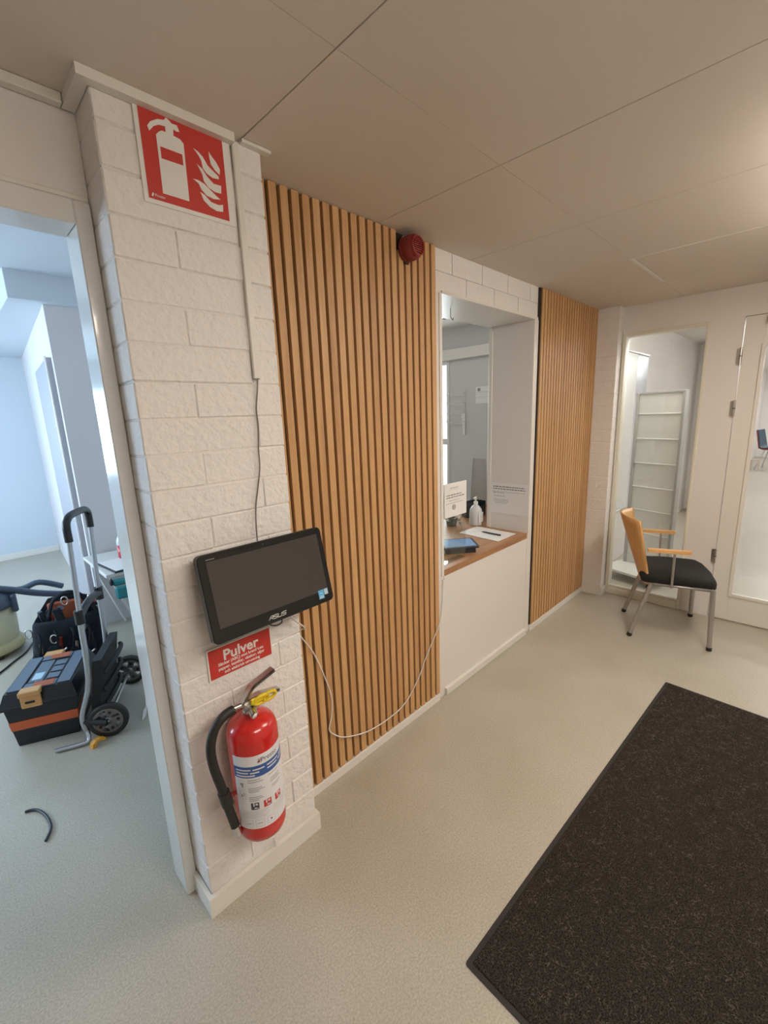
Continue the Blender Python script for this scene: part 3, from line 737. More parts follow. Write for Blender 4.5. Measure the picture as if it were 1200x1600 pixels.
tag(MB().tube([(.605, -.121, .105), (.605, -.132, .104), (.605, -.135, .094), (.604, -.135, .080)], .004, 8, smooth_path=3).build('screw_hook', 'cable_white'), 'tiny screw hook low on the pillar below the extinguisher', 'hook')

# white signal cable sagging over the slats
wc = [(.70, -.20, .96), (.75, -.168, .905), (.803, -.130, .85), (.818, -.06, .812), (.850, -.012, .769), (.913, -.007, .661), (.957, -.007, .540), (.988, -.007, .419), (.981, -.007, .331), (.964, -.008, .278), (.988, -.010, .239), (1.046, -.010, .191), (1.179, -.010, .140), (1.329, -.008, .126), (1.448, -.007, .147), (1.551, -.007, .234), (1.622, -.006, .331), (1.729, -.006, .461), (1.768, .003, .54), (1.782, .006, .62), (1.786, .006, .70)]
tag(MB().tube(wc, .0028, 7, smooth_path=6).build('signal_cable', 'cable_white'), 'thin white cable sagging across the slat panel from monitor to counter', 'cable')

# ================================================================== COUNTER + ITS THINGS
t = thing('counter', 'oak service counter top in the white wall opening', 'counter', ((OX0 + OX1) / 2, .3, .715))
MB().prism([(OX0 - 2.271 - .0, -.288), (OX1 - 2.271, -.288), (OX1 - 2.271, .03), (1.27, .03), (1.27, .62), (-.60, .62), (-.60, .03), (OX0 - 2.271, .03)], 0, .035, 'z').build('worktop', 'oak_counter', t)
CZ = .7505
def rows(parent, m, fr, lines):
    """word-like strokes: lines = (x0,x1,z,h)"""
    for x0, x1, z, h in lines:
        x = x0
        mb = MB()
        while x < x1:
            w_ = min(random.uniform(.010, .026), x1 - x)
            if w_ < .003: break
            a = [fr(x, z), fr(x + w_, z), fr(x + w_, z + h), fr(x, z + h)]
            mb.add(a, [(0, 1, 2, 3)]); x += w_ + .004
        mb.build('print_line', m, parent)
# paper with pen
t = thing('paper_sheet', 'white paper sheet lying on the counter under a pen', 'paper', (2.575, .222, CZ))
MB().prism([(-.101, .162), (-.129, -.158), (.106, -.157), (.122, .161)], 0, .0035, 'z').build('sheets', 'paper', t)
for k in range(4): B((-.06 + .02 * (k % 2), .06 + k * .018, .0035), (.02, .062 + k * .018, .0039)).build('print_line', 'light_print', t)
t = thing('pen', 'black pen lying on the white paper on the counter', 'pen', (2.57, .185, CZ + .009), math.radians(87))
MB().tube([(-.072, 0, 0), (.058, 0, 0)], .0052, 10).build('barrel', 'slate', t)
MB().tube([(.058, 0, 0), (.064, 0, 0), (.072, 0, 0), (.080, 0, 0)], [.0052, .004, .003, .001], 10).build('tip', 'black_plastic', t)
B((-.070, -.0015, .0045), (-.030, .0015, .0075)).build('clip', 'steel', t)
# tablet on stand
t = thing('tablet', 'dark tablet propped on a black stand on the counter', 'tablet', (2.145, .155, CZ), math.radians(-38))
mt = Matrix.Translation((0, 0, .036)) @ Matrix.Rotation(math.radians(5), 4, 'X')
tb = MB(); tb.prism(rrect(-.115, .105, -.075, .075, .012), 0, .011, 'z', mt); tb.build('case', 'slate', t)
sc_ = MB(); sc_.prism(rrect(-.102, .090, -.060, .062, .004), .011, .012, 'z', mt); sc_.build('screen', 'tablet_blue', t)
MB().prism([(-.066, .0), (.05, .0), (.055, .038), (-.062, .029)], -.095, .085, 'x').build('stand', 'black_matte', t)
MB().tube([(-.125, -.03, .012), (-.10, -.05, .012)], .012, 10).build('stand_foot', 'white_plastic', t)
# pump bottle
bx, by = 2.745, .425
t = thing('pump_bottle', 'white pump bottle standing on the counter behind the paper', 'bottle', (bx, by, CZ))
MB().lathe([(.0, 0), (.044, 0), (.046, .006), (.046, .105), (.042, .122), (.026, .145), (.014, .153), (.014, .163), (0, .163)], 24).build('body', 'bottle_clear', t)
B((-.03, -.0475, .025), (.03, -.043, .10), .002).build('label', 'white_plastic', t)
MB().lathe([(.016, .158), (.016, .178), (.006, .180), (.006, .205), (0, .205)], 16).build('pump_collar', 'white_plastic', t)
MB().tube([(.008, 0, .208), (-.012, -.004, .210), (-.038, -.010, .203)], .007, 8).build('pump_head', 'white_plastic', t)
# flower pot
fx, fy = 2.62, .555
t = thing('potted_flower', 'small potted plant with white flowers behind the notice on the counter', 'plant', (fx, fy, CZ))
MB().lathe([(0, 0), (.035, 0), (.045, .055), (.047, .06), (.041, .06), (.038, .05), (0, .05)], 16).build('pot', 'pot_dark', t)
random.seed(11)
lf = MB(); st_ = MB(); pe = MB()
for k in range(30):
    a = random.uniform(0, 2 * PI); r = random.uniform(.02, .068); z = random.uniform(.03, .105)
    tip = Vector((r * math.cos(a), r * math.sin(a), z))
    st_.tube([(0, 0, .045), (tip.x * .5, tip.y * .5, z * .6 + .045), tip], .0022, 5, smooth_path=3)
    mtx = Matrix.Translation(tip) @ Matrix.Rotation(a, 4, 'Z') @ Matrix.Rotation(random.uniform(-1, 1), 4, 'Y')
    if k % 2:
        pe.lathe([(0, -.004), (.013, 0), (.017, .008), (.010, .013), (0, .014)], 8, mtx)
    else:
        lf.add([(0, 0, 0), (.02, .012, .004), (.045, 0, -.004), (.02, -.012, .004)], [(0, 1, 2, 3)], False, mtx)
        lf.add([(0, 0, -.001), (.02, .012, .003), (.045, 0, -.005), (.02, -.012, .003)], [(3, 2, 1, 0)], False, mtx)
lf.build('leaves', 'leaf', t)['kind'] = 'stuff'; st_.build('stems', 'stem_dark', t)['kind'] = 'stuff'; pe.build('petals', 'petal', t)['kind'] = 'stuff'
# dark desk organiser behind bottle
t = thing('desk_organiser', 'dark open desk organiser in the shade behind the pump bottle', 'organiser', (2.985, .60, CZ))
for a, b in (((-.09, -.055, 0), (.09, .055, .006)), ((-.09, -.055, .006), (-.084, .055, .12)), ((.084, -.055, .006), (.09, .055, .12)), ((-.084, .049, .006), (.084, .055, .12)), ((-.084, -.055, .006), (.084, -.049, .085)), ((-.003, -.049, .006), (.003, .049, .11))):
    B(a, b, .001).build('panel', 'pot_dark', t)
# leaning white paper roll / folded sheet
t = thing('paper_cone', 'tall white folded sheet leaning behind the pump bottle', 'paper', (3.33, .76, CZ))
pc = MB()
n = 10; v0 = []; v1 = []
for k in range(n + 1):
    s_k = k / n
    v0.append((-.185 + .32 * s_k, .03 * math.sin(s_k * PI) - .02 + .03 * s_k, .001)); v1.append((-.08 + .21 * s_k, .05 * math.sin(s_k * PI) + .02, .44 - .03 * s_k))
vv = v0 + v1; ff = [(k, k + 1, n + 2 + k, n + 1 + k) for k in range(n)]
vv2 = [(x, y + .003, z) for x, y, z in vv]
pc.add(vv, ff, True); pc.add(vv2, [f[::-1] for f in ff], True)
pc.build('sheet', 'paper', t)
# notice on stand left (clear holder)
t = thing('notice_stand', 'white printed notice in a clear holder at the left of the counter', 'notice', (1.965, .05, CZ))
B((-.103, 0, .265), (.103, .004, .452)).build('sheet', 'paper', t)
B((-.104, .0042, .0), (.104, .0065, .455), .0005).build('holder', 'glass', t)
B((-.104, .007, 0), (.104, .05, .003), .0005).build('holder_foot', 'glass', t)
random.seed(5)
fr_ = lambda x, z: (x, -.0006, z)
for x0, x1, z, h, m in ((-.05, .02, .424, .004, 'grey_print'), (-.06, .02, .415, .0022, 'light_print'), (-.085, .055, .385, .0045, 'dark_print'), (-.085, .085, .372, .0045, 'dark_print'), (-.06, .04, .355, .0028, 'grey_print'), (-.09, .075, .341, .0026, 'grey_print')):
    rows(t, m, fr_, [(x0, x1, z, h)])
MB().tube([(-.018 + .013 * math.cos(a), -.001, .318 + .014 * math.sin(a)) for a in [2 * PI * k / 14 for k in range(14)]], .0018, 5, closed=True).build('emblem', 'grey_print', t)
B((-.026, -.0012, .308), (-.010, -.0002, .326)).build('emblem', 'light_print', t)
# notice on the right reveal
t = thing('reveal_notice', 'white printed notice taped to the right reveal above the counter', 'notice', (OX1 - .0008, .16, .97))
B((-.0022, -.155, -.105), (0, .148, .112)).build('sheet', 'paper', t)
fr2 = lambda y, z: (-.0028, -y, z)
for x0, x1, z, h, m in ((-.12, .12, .085, .005, 'dark_print'), (-.12, .13, .069, .005, 'dark_print'), (-.12, .125, .050, .003, 'grey_print'), (-.12, -.03, .041, .003, 'grey_print'), (-.11, -.02, .020, .0032, 'grey_print'), (-.11, .0, -.006, .003, 'grey_print'), (-.11, .0, -.018, .003, 'grey_print'), (-.10, -.01, -.030, .003, 'grey_print')):
    rows(t, m, fr2, [(x0, x1, z, h)])
# hook in soffit
tag(MB().tube([(2.076, .16, OZ1 - .002), (2.076, .16, 2.095), (2.076, .158, 2.078), (2.080, .150, 2.066), (2.074, .142, 2.064), (2.070, .138, 2.074)], .0022, 6, smooth_path=4).build('ceiling_hook', 'steel_dark'), 'small metal hook screwed into the opening soffit', 'hook')
# reception lamp
t = thing('downlight', 'small square ceiling light with dark frame in the reception room', 'lamp', (3.02, .88, 2.36))
B((-.11, -.11, -.03), (.11, .11, 0), .003).build('frame', 'black_matte', t)
B((-.125, -.085, -.036), (.02, .085, -.028), .002).build('diffuser', 'far_lamp', t)
# brochure rack on the reception wall
t = thing('wall_rack', 'white wire wall rack with four tiers in the reception room', 'rack', (RX - .002, 1.20, 1.37))
for k in range(4):
    z = .10 + k * .088
    tr = MB()
    tr.tube([(0, .10, z + .02), (-.05, .10, z + .03), (-.055, .06, z + .035), (-.055, .05, z + .018), (-.055, .0, z + .018), (-.055, -.01, z + .035), (-.055, -.06, z + .035), (-.05, -.10, z + .03), (0, -.10, z + .02)], .003, 6, smooth_path=2)
    tr.tube([(-.004, .098, z), (-.004, -.098, z)], .0025, 6)
    tr.build('tray', 'white_plastic', t)
for y in (-.10, .10): MB().tube([(-.002, y, .0), (-.002, y, .42)], .003, 6).build('upright', 'white_plastic', t)
MB().prism([(-.105, .20), (-.105, .0), (-.085, .0), (-.06, .20)], -.012, -.004, 'x').build('leaflet', 'paper', t)
t = thing('wall_notice', 'white notice with a small dark picture on the reception wall', 'notice', (RX - .001, .915, 1.73))
B((-.003, -.08, -.075), (0, .07, .075)).build('sheet', 'paper', t)
B((-.0038, .02, .035), (-.003, .05, .062)).build('picture', 'grey_print', t)
B((-.0036, -.07, .025), (-.003, .06, .029)).build('print_line', 'light_print', t); B((-.0036, -.07, -.02), (-.003, .05, -.017)).build('print_line', 'light_print', t)

# ================================================================== DOOR MAT
t = thing('door_mat', 'large dark brown entrance mat with rubber edge on the floor', 'mat', (1.72, -1.45, 0), math.radians(-2.4))
mx0, mx1, my0, my1 = -.93, .99, -.62, .615
MB().prism(rrect(mx0, mx1, my0, my1, .008, 2), 0.0005, .004, 'z').build('rubber_edge', 'mat_rubber', t)
B((mx0 + .016, my0 + .016, .004), (mx1 - .016, my1 - .016, .0085), .002).build('pile', 'mat_pile', t)
random.seed(21)
me_v = []; me_f = []
for k in range(24000):
    x = random.uniform(mx0 + .024, mx1 - .024); y = random.uniform(my0 + .024, my1 - .024); a = random.uniform(0, 2 * PI)
    l_ = random.uniform(.005, .014); w_ = .0009; h_ = random.uniform(.002, .0045)
    dx, dy = math.cos(a), math.sin(a); n0 = len(me_v)
    me_v += [(x - dy * w_, y + dx * w_, .0082), (x + dy * w_, y - dx * w_, .0082), (x + dx * l_ * .5, y + dy * l_ * .5, .0085 + h_), (x + dx * l_, y + dy * l_, .0084)]
    me_f += [(n0, n0 + 1, n0 + 2), (n0 + 1, n0 + 3, n0 + 2), (n0, n0 + 2, n0 + 3)]
pm = bpy.data.meshes.new('pile_fibres'); pm.from_pydata(me_v, [], me_f); pm.materials.append(M['mat_fibre'])
po = bpy.data.objects.new('pile_fibres', pm); COL.objects.link(po); po.parent = t; po['kind'] = 'stuff'

# ================================================================== CHAIR
t = thing('armchair', 'beech plywood armchair with black seat and chrome legs by the glazed panel', 'chair', (3.467, -.686, 0), math.radians(-158.8))
def leg(p0, p1, nm='leg'):
    l_ = MB().tube([p0, p1], .0145, 12).build(nm, 'satin', t)
    d = (Vector(p1) - Vector(p0)).normalized()
    MB().tube([Vector(p0) - d * .001, Vector(p0) + d * .022], .0165, 12).build('foot_cap', 'black_plastic', l_)
for sx in (-1, 1):
    leg((sx * .265, .227, .002), (sx * .250, .215, .405)); leg((sx * .205, -.225, .002), (sx * .185, -.115, .40))
fr = MB()
fr.tube([(-.25, .215, .405), (-.21, -.10, .40), (.21, -.10, .40), (.25, .215, .405)], .009, 8, closed=True)
fr.build('seat_frame', 'satin', t)
# padded seat: wide rounded cushion
bm = bmesh.new()
sp = [(-.245, .195), (-.24, .222), (-.19, .245), (0, .258), (.19, .245), (.24, .222), (.245, .195), (.230, 0), (.205, -.165), (.19, -.18), (-.19, -.18), (-.205, -.165), (-.230, 0)]
sv = MB(); nS = len(sp)
lay = [(.97, .405), (1.0, .415), (1.0, .448), (.975, .464), (.90, .474), (.45, .478)]
vs_ = []
for s_, z in lay:
    for x, y in sp: vs_.append((x * s_, (y - .04) * s_ + .04, z - (.016 * max(0, (y - .12)) / .15 if z > .41 else 0)))
fs_ = [list(range(nS))[::-1]]
for i in range(len(lay) - 1):
    for k in range(nS): fs_.append((i * nS + k, i * nS + (k + 1) % nS, (i + 1) * nS + (k + 1) % nS, (i + 1) * nS + k))
fs_.append([(len(lay) - 1) * nS + k for k in range(nS)])
sv.add(vs_, fs_, True); sv.build('seat', 'seat_black', t)
# bent plywood back
def back_pt(u, v, off):
    wd = .225 - .03 * (1 - v)
    x = (u * 2 - 1) * wd; c = (u * 2 - 1)
    z = .355 + v * .475 + (.012 * (1 - c * c) if v > .95 else 0)
    if v < .12: x *= .55 + .45 * (v / .12) ** .5
    y = -.118 - .095 * v - .095 * (1 - c * c) * (.35 + .65 * v) + off
    return (x, y, z)
bk = MB(); nu, nv = 16, 14
vf = [back_pt(i / nu, j / nv, 0) for j in range(nv + 1) for i in range(nu + 1)]
vb = [back_pt(i / nu, j / nv, -.012) for j in range(nv + 1) for i in range(nu + 1)]
NV = len(vf); idx = lambda i, j: j * (nu + 1) + i
fc = []
for j in range(nv):
    for i in range(nu):
        fc.append((idx(i, j), idx(i + 1, j), idx(i + 1, j + 1), idx(i, j + 1))); fc.append((NV + idx(i, j), NV + idx(i, j + 1), NV + idx(i + 1, j + 1), NV + idx(i + 1, j)))
for j in range(nv):
    for i in (0, nu): fc.append((idx(i, j), idx(i, j + 1), NV + idx(i, j + 1), NV + idx(i, j)))
for i in range(nu):
    for j in (0, nv): fc.append((idx(i, j), idx(i + 1, j), NV + idx(i + 1, j), NV + idx(i, j)))
bk.add(vf + vb, fc, True); bko = bk.build('backrest', 'beech', t)
for sx in (-1, 1):
    MB().prism(rrect(sx * .262 - .019, sx * .262 + .019, -.17, .075, .012), .640, .660, 'z').build('armrest', 'beech', t)
    MB().tube([(sx * .262, -.015, .640), (sx * .252, -.012, .40)], .0075, 10).build('armrest_post', 'satin', t)
    MB().tube([(sx * .252, -.012, .402), (sx * .225, -.012, .398)], .0075, 8).build('armrest_bracket', 'satin', t)

# ================================================================== BROCHURE STAND behind the glazed panel
ra = math.atan2(-.42, -.30)           # along its width, left to right as seen
t = thing('brochure_stand', 'grey wheeled brochure stand with clear shelf lips behind the glazed panel', 'display stand', (4.50, -.31, 0), math.radians(-107))
# local x = to the right as seen, local -y = towards the viewer
rw_, rh = .40, 1.69
B((-rw_ / 2, .0, .10), (rw_ / 2, .02, rh), .002).build('back_panel', 'rack_grey', t)
for sx in (-1, 1):
    B((sx * rw_ / 2 - .012, -.020, .08), (sx * rw_ / 2 + .012, .030, rh + .005), .003).build('side_post', 'rack_frame', t)
B((-rw_ / 2, -.012, rh - .012), (rw_ / 2, .028, rh + .006), .002).build('top_rail', 'rack_frame', t)
for k, z in enumerate((1.46, 1.24, 1.02, .80, .585, .37)):
    s_ = MB().prism([(.001, z + .034), (-.006, z + .036), (-.007, z + .046), (-.004, z + .046), (.001, z + .040)], -rw_ / 2 + .015, rw_ / 2 - .015, 'x').build('shelf', 'rack_grey', t)
    MB().tube([(-rw_ / 2 + .016, -.007, z + .046), (rw_ / 2 - .016, -.007, z + .046)], .0042, 8).build('shelf_lip', 'clear_lip', s_)
base = MB().prism([(-rw_ / 2 - .05, -.30), (rw_ / 2 + .05, -.30), (rw_ / 2 + .05, .10), (-rw_ / 2 - .05, .10)], .075, .095, 'z')
base.build('base_plate', 'white_plastic', t)
for sx in (-1, 1):
    for y in (-.27, .07):
        c_ = MB().tube([(sx * .2 - .009, y, .028), (sx * .2 + .009, y, .028)], .027, 14).build('castor', 'black_plastic', t)
        B((sx * .2 - .014, y - .02, .04), (sx * .2 + .014, y + .02, .075), .003).build('castor_fork', 'black_matte', c_)
# boards on the vestibule wall
t = thing('wall_board', 'large glossy white board on the wall behind the brochure stand', 'board', (4.62, .058, .55))
B((-.42, -.012, 0), (.42, 0, 1.53), .002).build('surface', 'board_white', t)
for a, b in (((-.44, -.02, 1.53), (.80, 0, 1.55)), ((-.44, -.018, -.02), (.80, 0, 0)), ((-.44, -.018, 0), (-.42, 0, 1.53))): B(a, b, .002).build('frame_rail', 'steel', t)
B((.43, -.010, 0), (.80, 0, 1.53), .002).build('side_leaf', 'board_cool', t)
for (y, z, h, w, lb) in ((-.515, 1.53, .30, .17, 'upper grey printed notice on the far white pillar'), (-.50, .93, .30, .10, 'lower grey printed notice on the far white pillar')):
    t = thing('pillar_notice', lb, 'notice', (7.588, y, z))
    B((-.003, -w / 2, -h / 2), (0, w / 2, h / 2)).build('sheet', 'light_print', t)
    for k in range(4): B((-.004, -w / 2 + .015, -h / 2 + .03 + k * .04), (-.003, w / 2 - .02, -h / 2 + .042 + k * .04)).build('print_line', 'grey_print', t)

# ================================================================== FAR HALL THINGS (seen through the door glass)
t = thing('shell_chair', 'blue and red shell chair far beyond the glazed door', 'chair', (13.9, -.56, 0), math.radians(168))
sh = MB(); n1, n2 = 10, 8
vf = []
for j in range(n2 + 1):
    for i in range(n1 + 1):
        u = i / n1 * 2 - 1; v = j / n2
        if v < .45: y = .25 - .5 * v / .45; z = .46 + .06 * u * u
        else: y = -.25 - .10 * (v - .45) / .55; z = .46 + .46 * (v - .45) / .55 + .02 * u * u
        vf.append((u * (.25 - .05 * v * v), y + (.08 * u * u if v >= .45 else 0), z))
fc = [(j * (n1 + 1) + i, j * (n1 + 1) + i + 1, (j + 1) * (n1 + 1) + i + 1, (j + 1) * (n1 + 1) + i) for j in range(n2) for i in range(n1)]
sh.add(vf, fc, True); sho = sh.build('shell', 'shell_blue', t)
sh2 = MB(); sh2.add([(x, y - .012 if z > .5 else y, z - .012) for x, y, z in vf], fc, True); sh2.build('shell_back', 'shell_red', t)
for sx in (-1, 1):
    for sy in (-1, 1): MB().tube([(sx * .12, sy * .12, .45), (sx * .25, sy * .24, .005)], .012, 8).build('leg', 'alu', t)
t = thing('wooden_stool', 'small pale wooden stool beside the far shell chair', 'stool', (13.35, -.30, 0))
B((-.08, -.08, .26), (.08, .08, .28), .004).build('seat', 'stool_wood', t)
for sx in (-1, 1):
    for sy in (-1, 1): B((sx * .065 - .010, sy * .065 - .010, 0), (sx * .065 + .010, sy * .065 + .010, .26), .002).build('leg', 'stool_wood', t)
t = thing('pendant_lamp', 'dark dome pendant lamp hanging in the far hall', 'lamp', (14.6, -.62, 1.24))
MB().lathe([(.17, 0), (.165, .03), (.13, .09), (.07, .13), (.02, .14), (.017, .14), (.065, .125), (.12, .085), (.155, .03), (.16, 0)], 24, caps=False).build('shade', 'black_matte', t)
MB().lathe([(0, .19), (.035, .20), (.045, .23), (.035, .26), (0, .27)], 16).build('socket', 'black_matte', t)
MB().tube([(0, 0, .13), (0, 0, VH - 1.24)], .006, 6).build('cord', 'cable_white', t)
t = thing('far_sign', 'small round red prohibition sign on the far hall wall', 'sign', (16.99, -.85, 1.52))
MB().tube([(-.01, .17 * math.cos(a), .17 * math.sin(a)) for a in [2 * PI * k / 28 for k in range(28)]], .018, 6, closed=True).build('ring', 'red_sign', t)
MB().prism([(-.12, .10), (-.10, .12), (.12, -.10), (.10, -.12)], -.016, -.004, 'x').build('slash', 'red_sign', t)
MB().prism([(-.10, -.03), (.08, -.03), (.08, .01), (-.10, .01)], -.010, -.002, 'x').build('pictogram', 'dark_print', t)
MB().lathe([(0, 0), (.17, 0), (.17, .004), (0, .004)], 28, Matrix.Rotation(-PI / 2, 4, 'Y')).build('disc', 'white_print', t)

# ================================================================== LEFT ROOM THINGS
# tool box
TB = (.168, 1.448); ta = math.radians(-24)
t = thing('tool_box', 'black tool box with orange stripe and orange latches in the left room', 'tool box', (TB[0] + .055, TB[1] + .02, 0), ta)
# local: x along the front, -y front
bw, bd = .30, .37
def taper_box(z0, z1, w0, d0, w1, d1, bev=.0):
    return [(-w0 / 2, -d0 / 2, z0), (w0 / 2, -d0 / 2, z0), (w0 / 2, d0 / 2, z0), (-w0 / 2, d0 / 2, z0), (-w1 / 2, -d1 / 2, z1), (w1 / 2, -d1 / 2, z1), (w1 / 2, d1 / 2, z1), (-w1 / 2, d1 / 2, z1)]
BF = [(3, 2, 1, 0), (4, 5, 6, 7), (0, 1, 5, 4), (1, 2, 6, 5), (2, 3, 7, 6), (3, 0, 4, 7)]
MB().add(taper_box(.002, .225, .262, .345, .305, .385), BF).build('body', 'toolbox_black', t)
z0, z1 = .095, .145
def wz(z): k = (z - .002) / .223; return .262 + .043 * k + .004, .345 + .04 * k + .004
MB().add(taper_box(z0, z1, *wz(z0), *wz(z1)), BF).build('stripe', 'orange', t)
B((-.166, -.208, .222), (.166, .208, .240), .004).build('rim', 'toolbox_black', t)
ld = MB().add(taper_box(.240, .300, .325, .410, .285, .365), BF).build('lid', 'toolbox_black', t)
# lid relief
for a, b in (((-.135, -.17, .300), (-.075, .17, .307)), ((.075, -.17, .300), (.135, .17, .307)), ((-.07, -.175, .300), (.07, -.12, .306)), ((-.07, .12, .300), (.07, .175, .306)), ((-.065, -.11, .300), (.0, .11, .304))): B(a, b, .002).build('lid_rib', 'lid_sky_tint', ld)
for k in range(3): B((.010, -.10 + k * .07, .300), (.066, -.045 + k * .07, .305), .002).build('lid_rib', 'lid_sky_tint', ld)
B((-.055, -.09, .304), (-.012, -.02, .3048)).build('lid_sticker', 'sticker_pale', ld)
for y, s_ in ((-.200, -1), (.200, 1)):
    la = MB(); la.box((-.070, min(y, y + s_ * .016), .222), (.015, max(y, y + s_ * .016), .285), .004)
    la.box((-.075, y - .02 if s_ < 0 else y - .035, .283), (.015, y + .035 if s_ < 0 else y + .02, .311), .004)
    lo_ = la.build('latch', 'latch_orange', t)
    B((-.05, (y - .019) if s_ < 0 else y + .012, .248), (-.01, (y - .012) if s_ < 0 else y + .019, .26), .001).build('latch_slot', 'toolbox_black', lo_)
    B((-.066, (y - .019) if s_ < 0 else y + .012, .226), (.010, (y - .014) if s_ < 0 else y + .019, .232), .001).build('latch_rib', 'latch_orange', lo_)
B((-.03, -.176, .306), (.06, -.120, .3075)).build('lid_plate', 'bag_orange', ld); B((-.03, .120, .306), (.06, .176, .3075)).build('lid_plate', 'bag_orange', ld)

# hand truck
t = thing('hand_truck', 'folding hand truck with aluminium handle beside the tool box', 'hand truck', (.382, 1.10, 0))
ux, uy = .456, .89
def off(k): return Vector((ux * k, uy * k, 0))
O = Vector((.382, 1.10, 0))
near = [Vector((.291, 1.15, .05)) - O, Vector((.284, 1.15, .14)) - O, Vector((.338, 1.15, .32)) - O, Vector((.352, 1.15, .66)) - O, Vector((.370, 1.15, 1.05)) - O]
SP = .33
farp = [p + off(SP) for p in near]
for pts, nm in ((near, 0), (farp, 1)):
    MB().tube(pts[:4], .0135, 12, smooth_path=4).build('lower_tube', 'alu', t)
    MB().tube([pts[3] + Vector((0, 0, -.05)), pts[4]], .0115, 12).build('upper_tube', 'alu', t)
    MB().tube([pts[3] + Vector((0, 0, -.035)), pts[3] + Vector((0, 0, .035))], .021, 12).build('tube_collar', 'black_plastic', t)
a, b = near[4], farp[4]
gpts = [a + Vector((0, 0, -.01)), a + Vector((0, 0, .06)), a + off(.02) + Vector((.0, 0, .088)), a + off(.08) + Vector((0, 0, .105)), a + off(.25) + Vector((0, 0, .10)), b + off(-.02) + Vector((0, 0, .085)), b + Vector((0, 0, .06)), b + Vector((0, 0, -.01))]
MB().tube(gpts, .0175, 12, smooth_path=5).build('handle_grip', 'black_plastic', t)
cb = MB().tube([near[3] + off(.0), near[3] + off(.12) + Vector((0, 0, .02)), near[3] + off(.22) + Vector((0, 0, .02)), farp[3]], .019, 10, smooth_path=3).build('cross_bar', 'black_plastic', t)
B(near[3] + off(.24) + Vector((-.028, -.02, -.012)), near[3] + off(.24) + Vector((.004, .015, .03)), .006).build('release_button', 'red_gloss', cb)
for pts in (near, farp):
    pass
pn = MB(); p0 = near[1] + Vector((.03, 0, -.06)); p1 = p0 + off(SP)
q0 = near[2] + Vector((.03, 0, .09)); q1 = q0 + off(SP)
dx_ = Vector((.035, -.018, 0))
pn.add([p0, p1, q1, q0, p0 + dx_, p1 + dx_, q1 + dx_, q0 + dx_], [(0, 1, 2, 3), (7, 6, 5, 4), (0, 4, 5, 1), (1, 5, 6, 2), (2, 6, 7, 3), (3, 7, 4, 0)])
pn.build('folded_platform', 'black_matte', t)
for k in range(3):
    pp = p0.lerp(q0, .22 + .28 * k); MB().tube([pp + dx_ * 1.4, pp + dx_ * 2.2 + off(.1) + Vector((0, 0, .03)), pp + dx_ * 2.2 + off(.22) + Vector((0, 0, .03)), pp + dx_ * 1.4 + off(SP)], .012, 8, smooth_path=4).build('strap', 'black_matte', t)
c1 = Vector((0, 0, .0935)); c2 = c1 + off(.49)
MB().tube([c1, c2], .008, 8).build('axle', 'steel', t)
ZA = Vector((ux, uy, 0)).to_track_quat('Z', 'X').to_matrix().to_4x4()
for c in (c1, c2):
    mt = Matrix.Translation(c) @ ZA
    tyre = MB().lathe([(.070, -.016), (.086, -.018), (.0925, -.010), (.0925, .010), (.086, .018), (.070, .016), (.070, -.016)], 36, mt).build('wheel', 'rubber', t)
    rm = MB(); rm.lathe([(.060, -.014), (.0705, -.016), (.0705, .016), (.060, .014), (.060, -.014)], 36, mt); rm.lathe([(0, -.015), (.020, -.016), (.020, .016), (0, .015)], 16, mt)
    for k in range(5):
        m2 = mt @ Matrix.Rotation(2 * PI * k / 5 + .3, 4, 'Z')
        rm.prism([(.014, -.013), (.062, -.019), (.062, .019), (.014, .013)], -.012, .012, 'z', m2)
    rm.build('rim', 'steel_dark', tyre)
    hl = MB()
    for k in range(5):
        m2 = mt @ Matrix.Rotation(2 * PI * k / 5 + .3, 4, 'Z') @ Matrix.Translation((.046, 0, 0))
        hl.lathe([(0, -.0145), (.008, -.0145), (.008, .0145), (0, .0145)], 10, m2)
    hl.build('rim_holes', 'black_matte', tyre)
    MB().lathe([(0, -.019), (.005, -.019), (.005, .019), (0, .019)], 10, mt).build('hub_cap', 'chrome', tyre)
for k in (-.03, SP + .12):
    MB().tube([near[0] + off(max(k, 0) if k > 0 else 0) * (SP / (SP + .12) if k > 0 else 1) + Vector((0, 0, .06)), c1 + off(k + .005 if k < 0 else .455)], .018, 8).build('wheel_bracket', 'black_plastic', t)
du = Vector((math.cos(ta), math.sin(ta), 0))
for pts in (near,):
    e0 = Vector((pts[0].x, pts[0].y, .012)); MB().tube([pts[0] + Vector((0, 0, .01)), e0 + Vector((-.003, -.03, .008)), e0 - du * .04 + Vector((0, -.045, 0)), e0 - du * .15 + Vector((0, -.047, 0))], .010, 8, smooth_path=3).build('toe_tube', 'alu', t)

# tool bag
t = thing('tool_bag', 'black open tool bag with pouches and tools behind the tool box', 'tool bag', (.405, 2.02, 0), math.radians(-18))
bg_ = MB()
prof = [(.15, .11, .0), (.185, .13, .03), (.19, .135, .18), (.185, .13, .30), (.17, .12, .38), (.155, .105, .40), (.145, .095, .37), (.14, .09, .20)]
ang = [2 * PI * k / 24 for k in range(24)]
vs_ = []
for a_, b_, z in prof:
    for k, an in enumerate(ang):
        ce, se = math.cos(an), math.sin(an); p_ = .55
        vs_.append((a_ * math.copysign(abs(ce) ** p_, ce) * (1 + .03 * math.sin(5 * an + z * 20)), b_ * math.copysign(abs(se) ** p_, se) * (1 + .04 * math.sin(7 * an + z * 17)), z))
fs_ = [list(range(24))[::-1]]
for i in range(len(prof) - 1):
    for k in range(24): fs_.append((i * 24 + k, i * 24 + (k + 1) % 24, (i + 1) * 24 + (k + 1) % 24, (i + 1) * 24 + k))
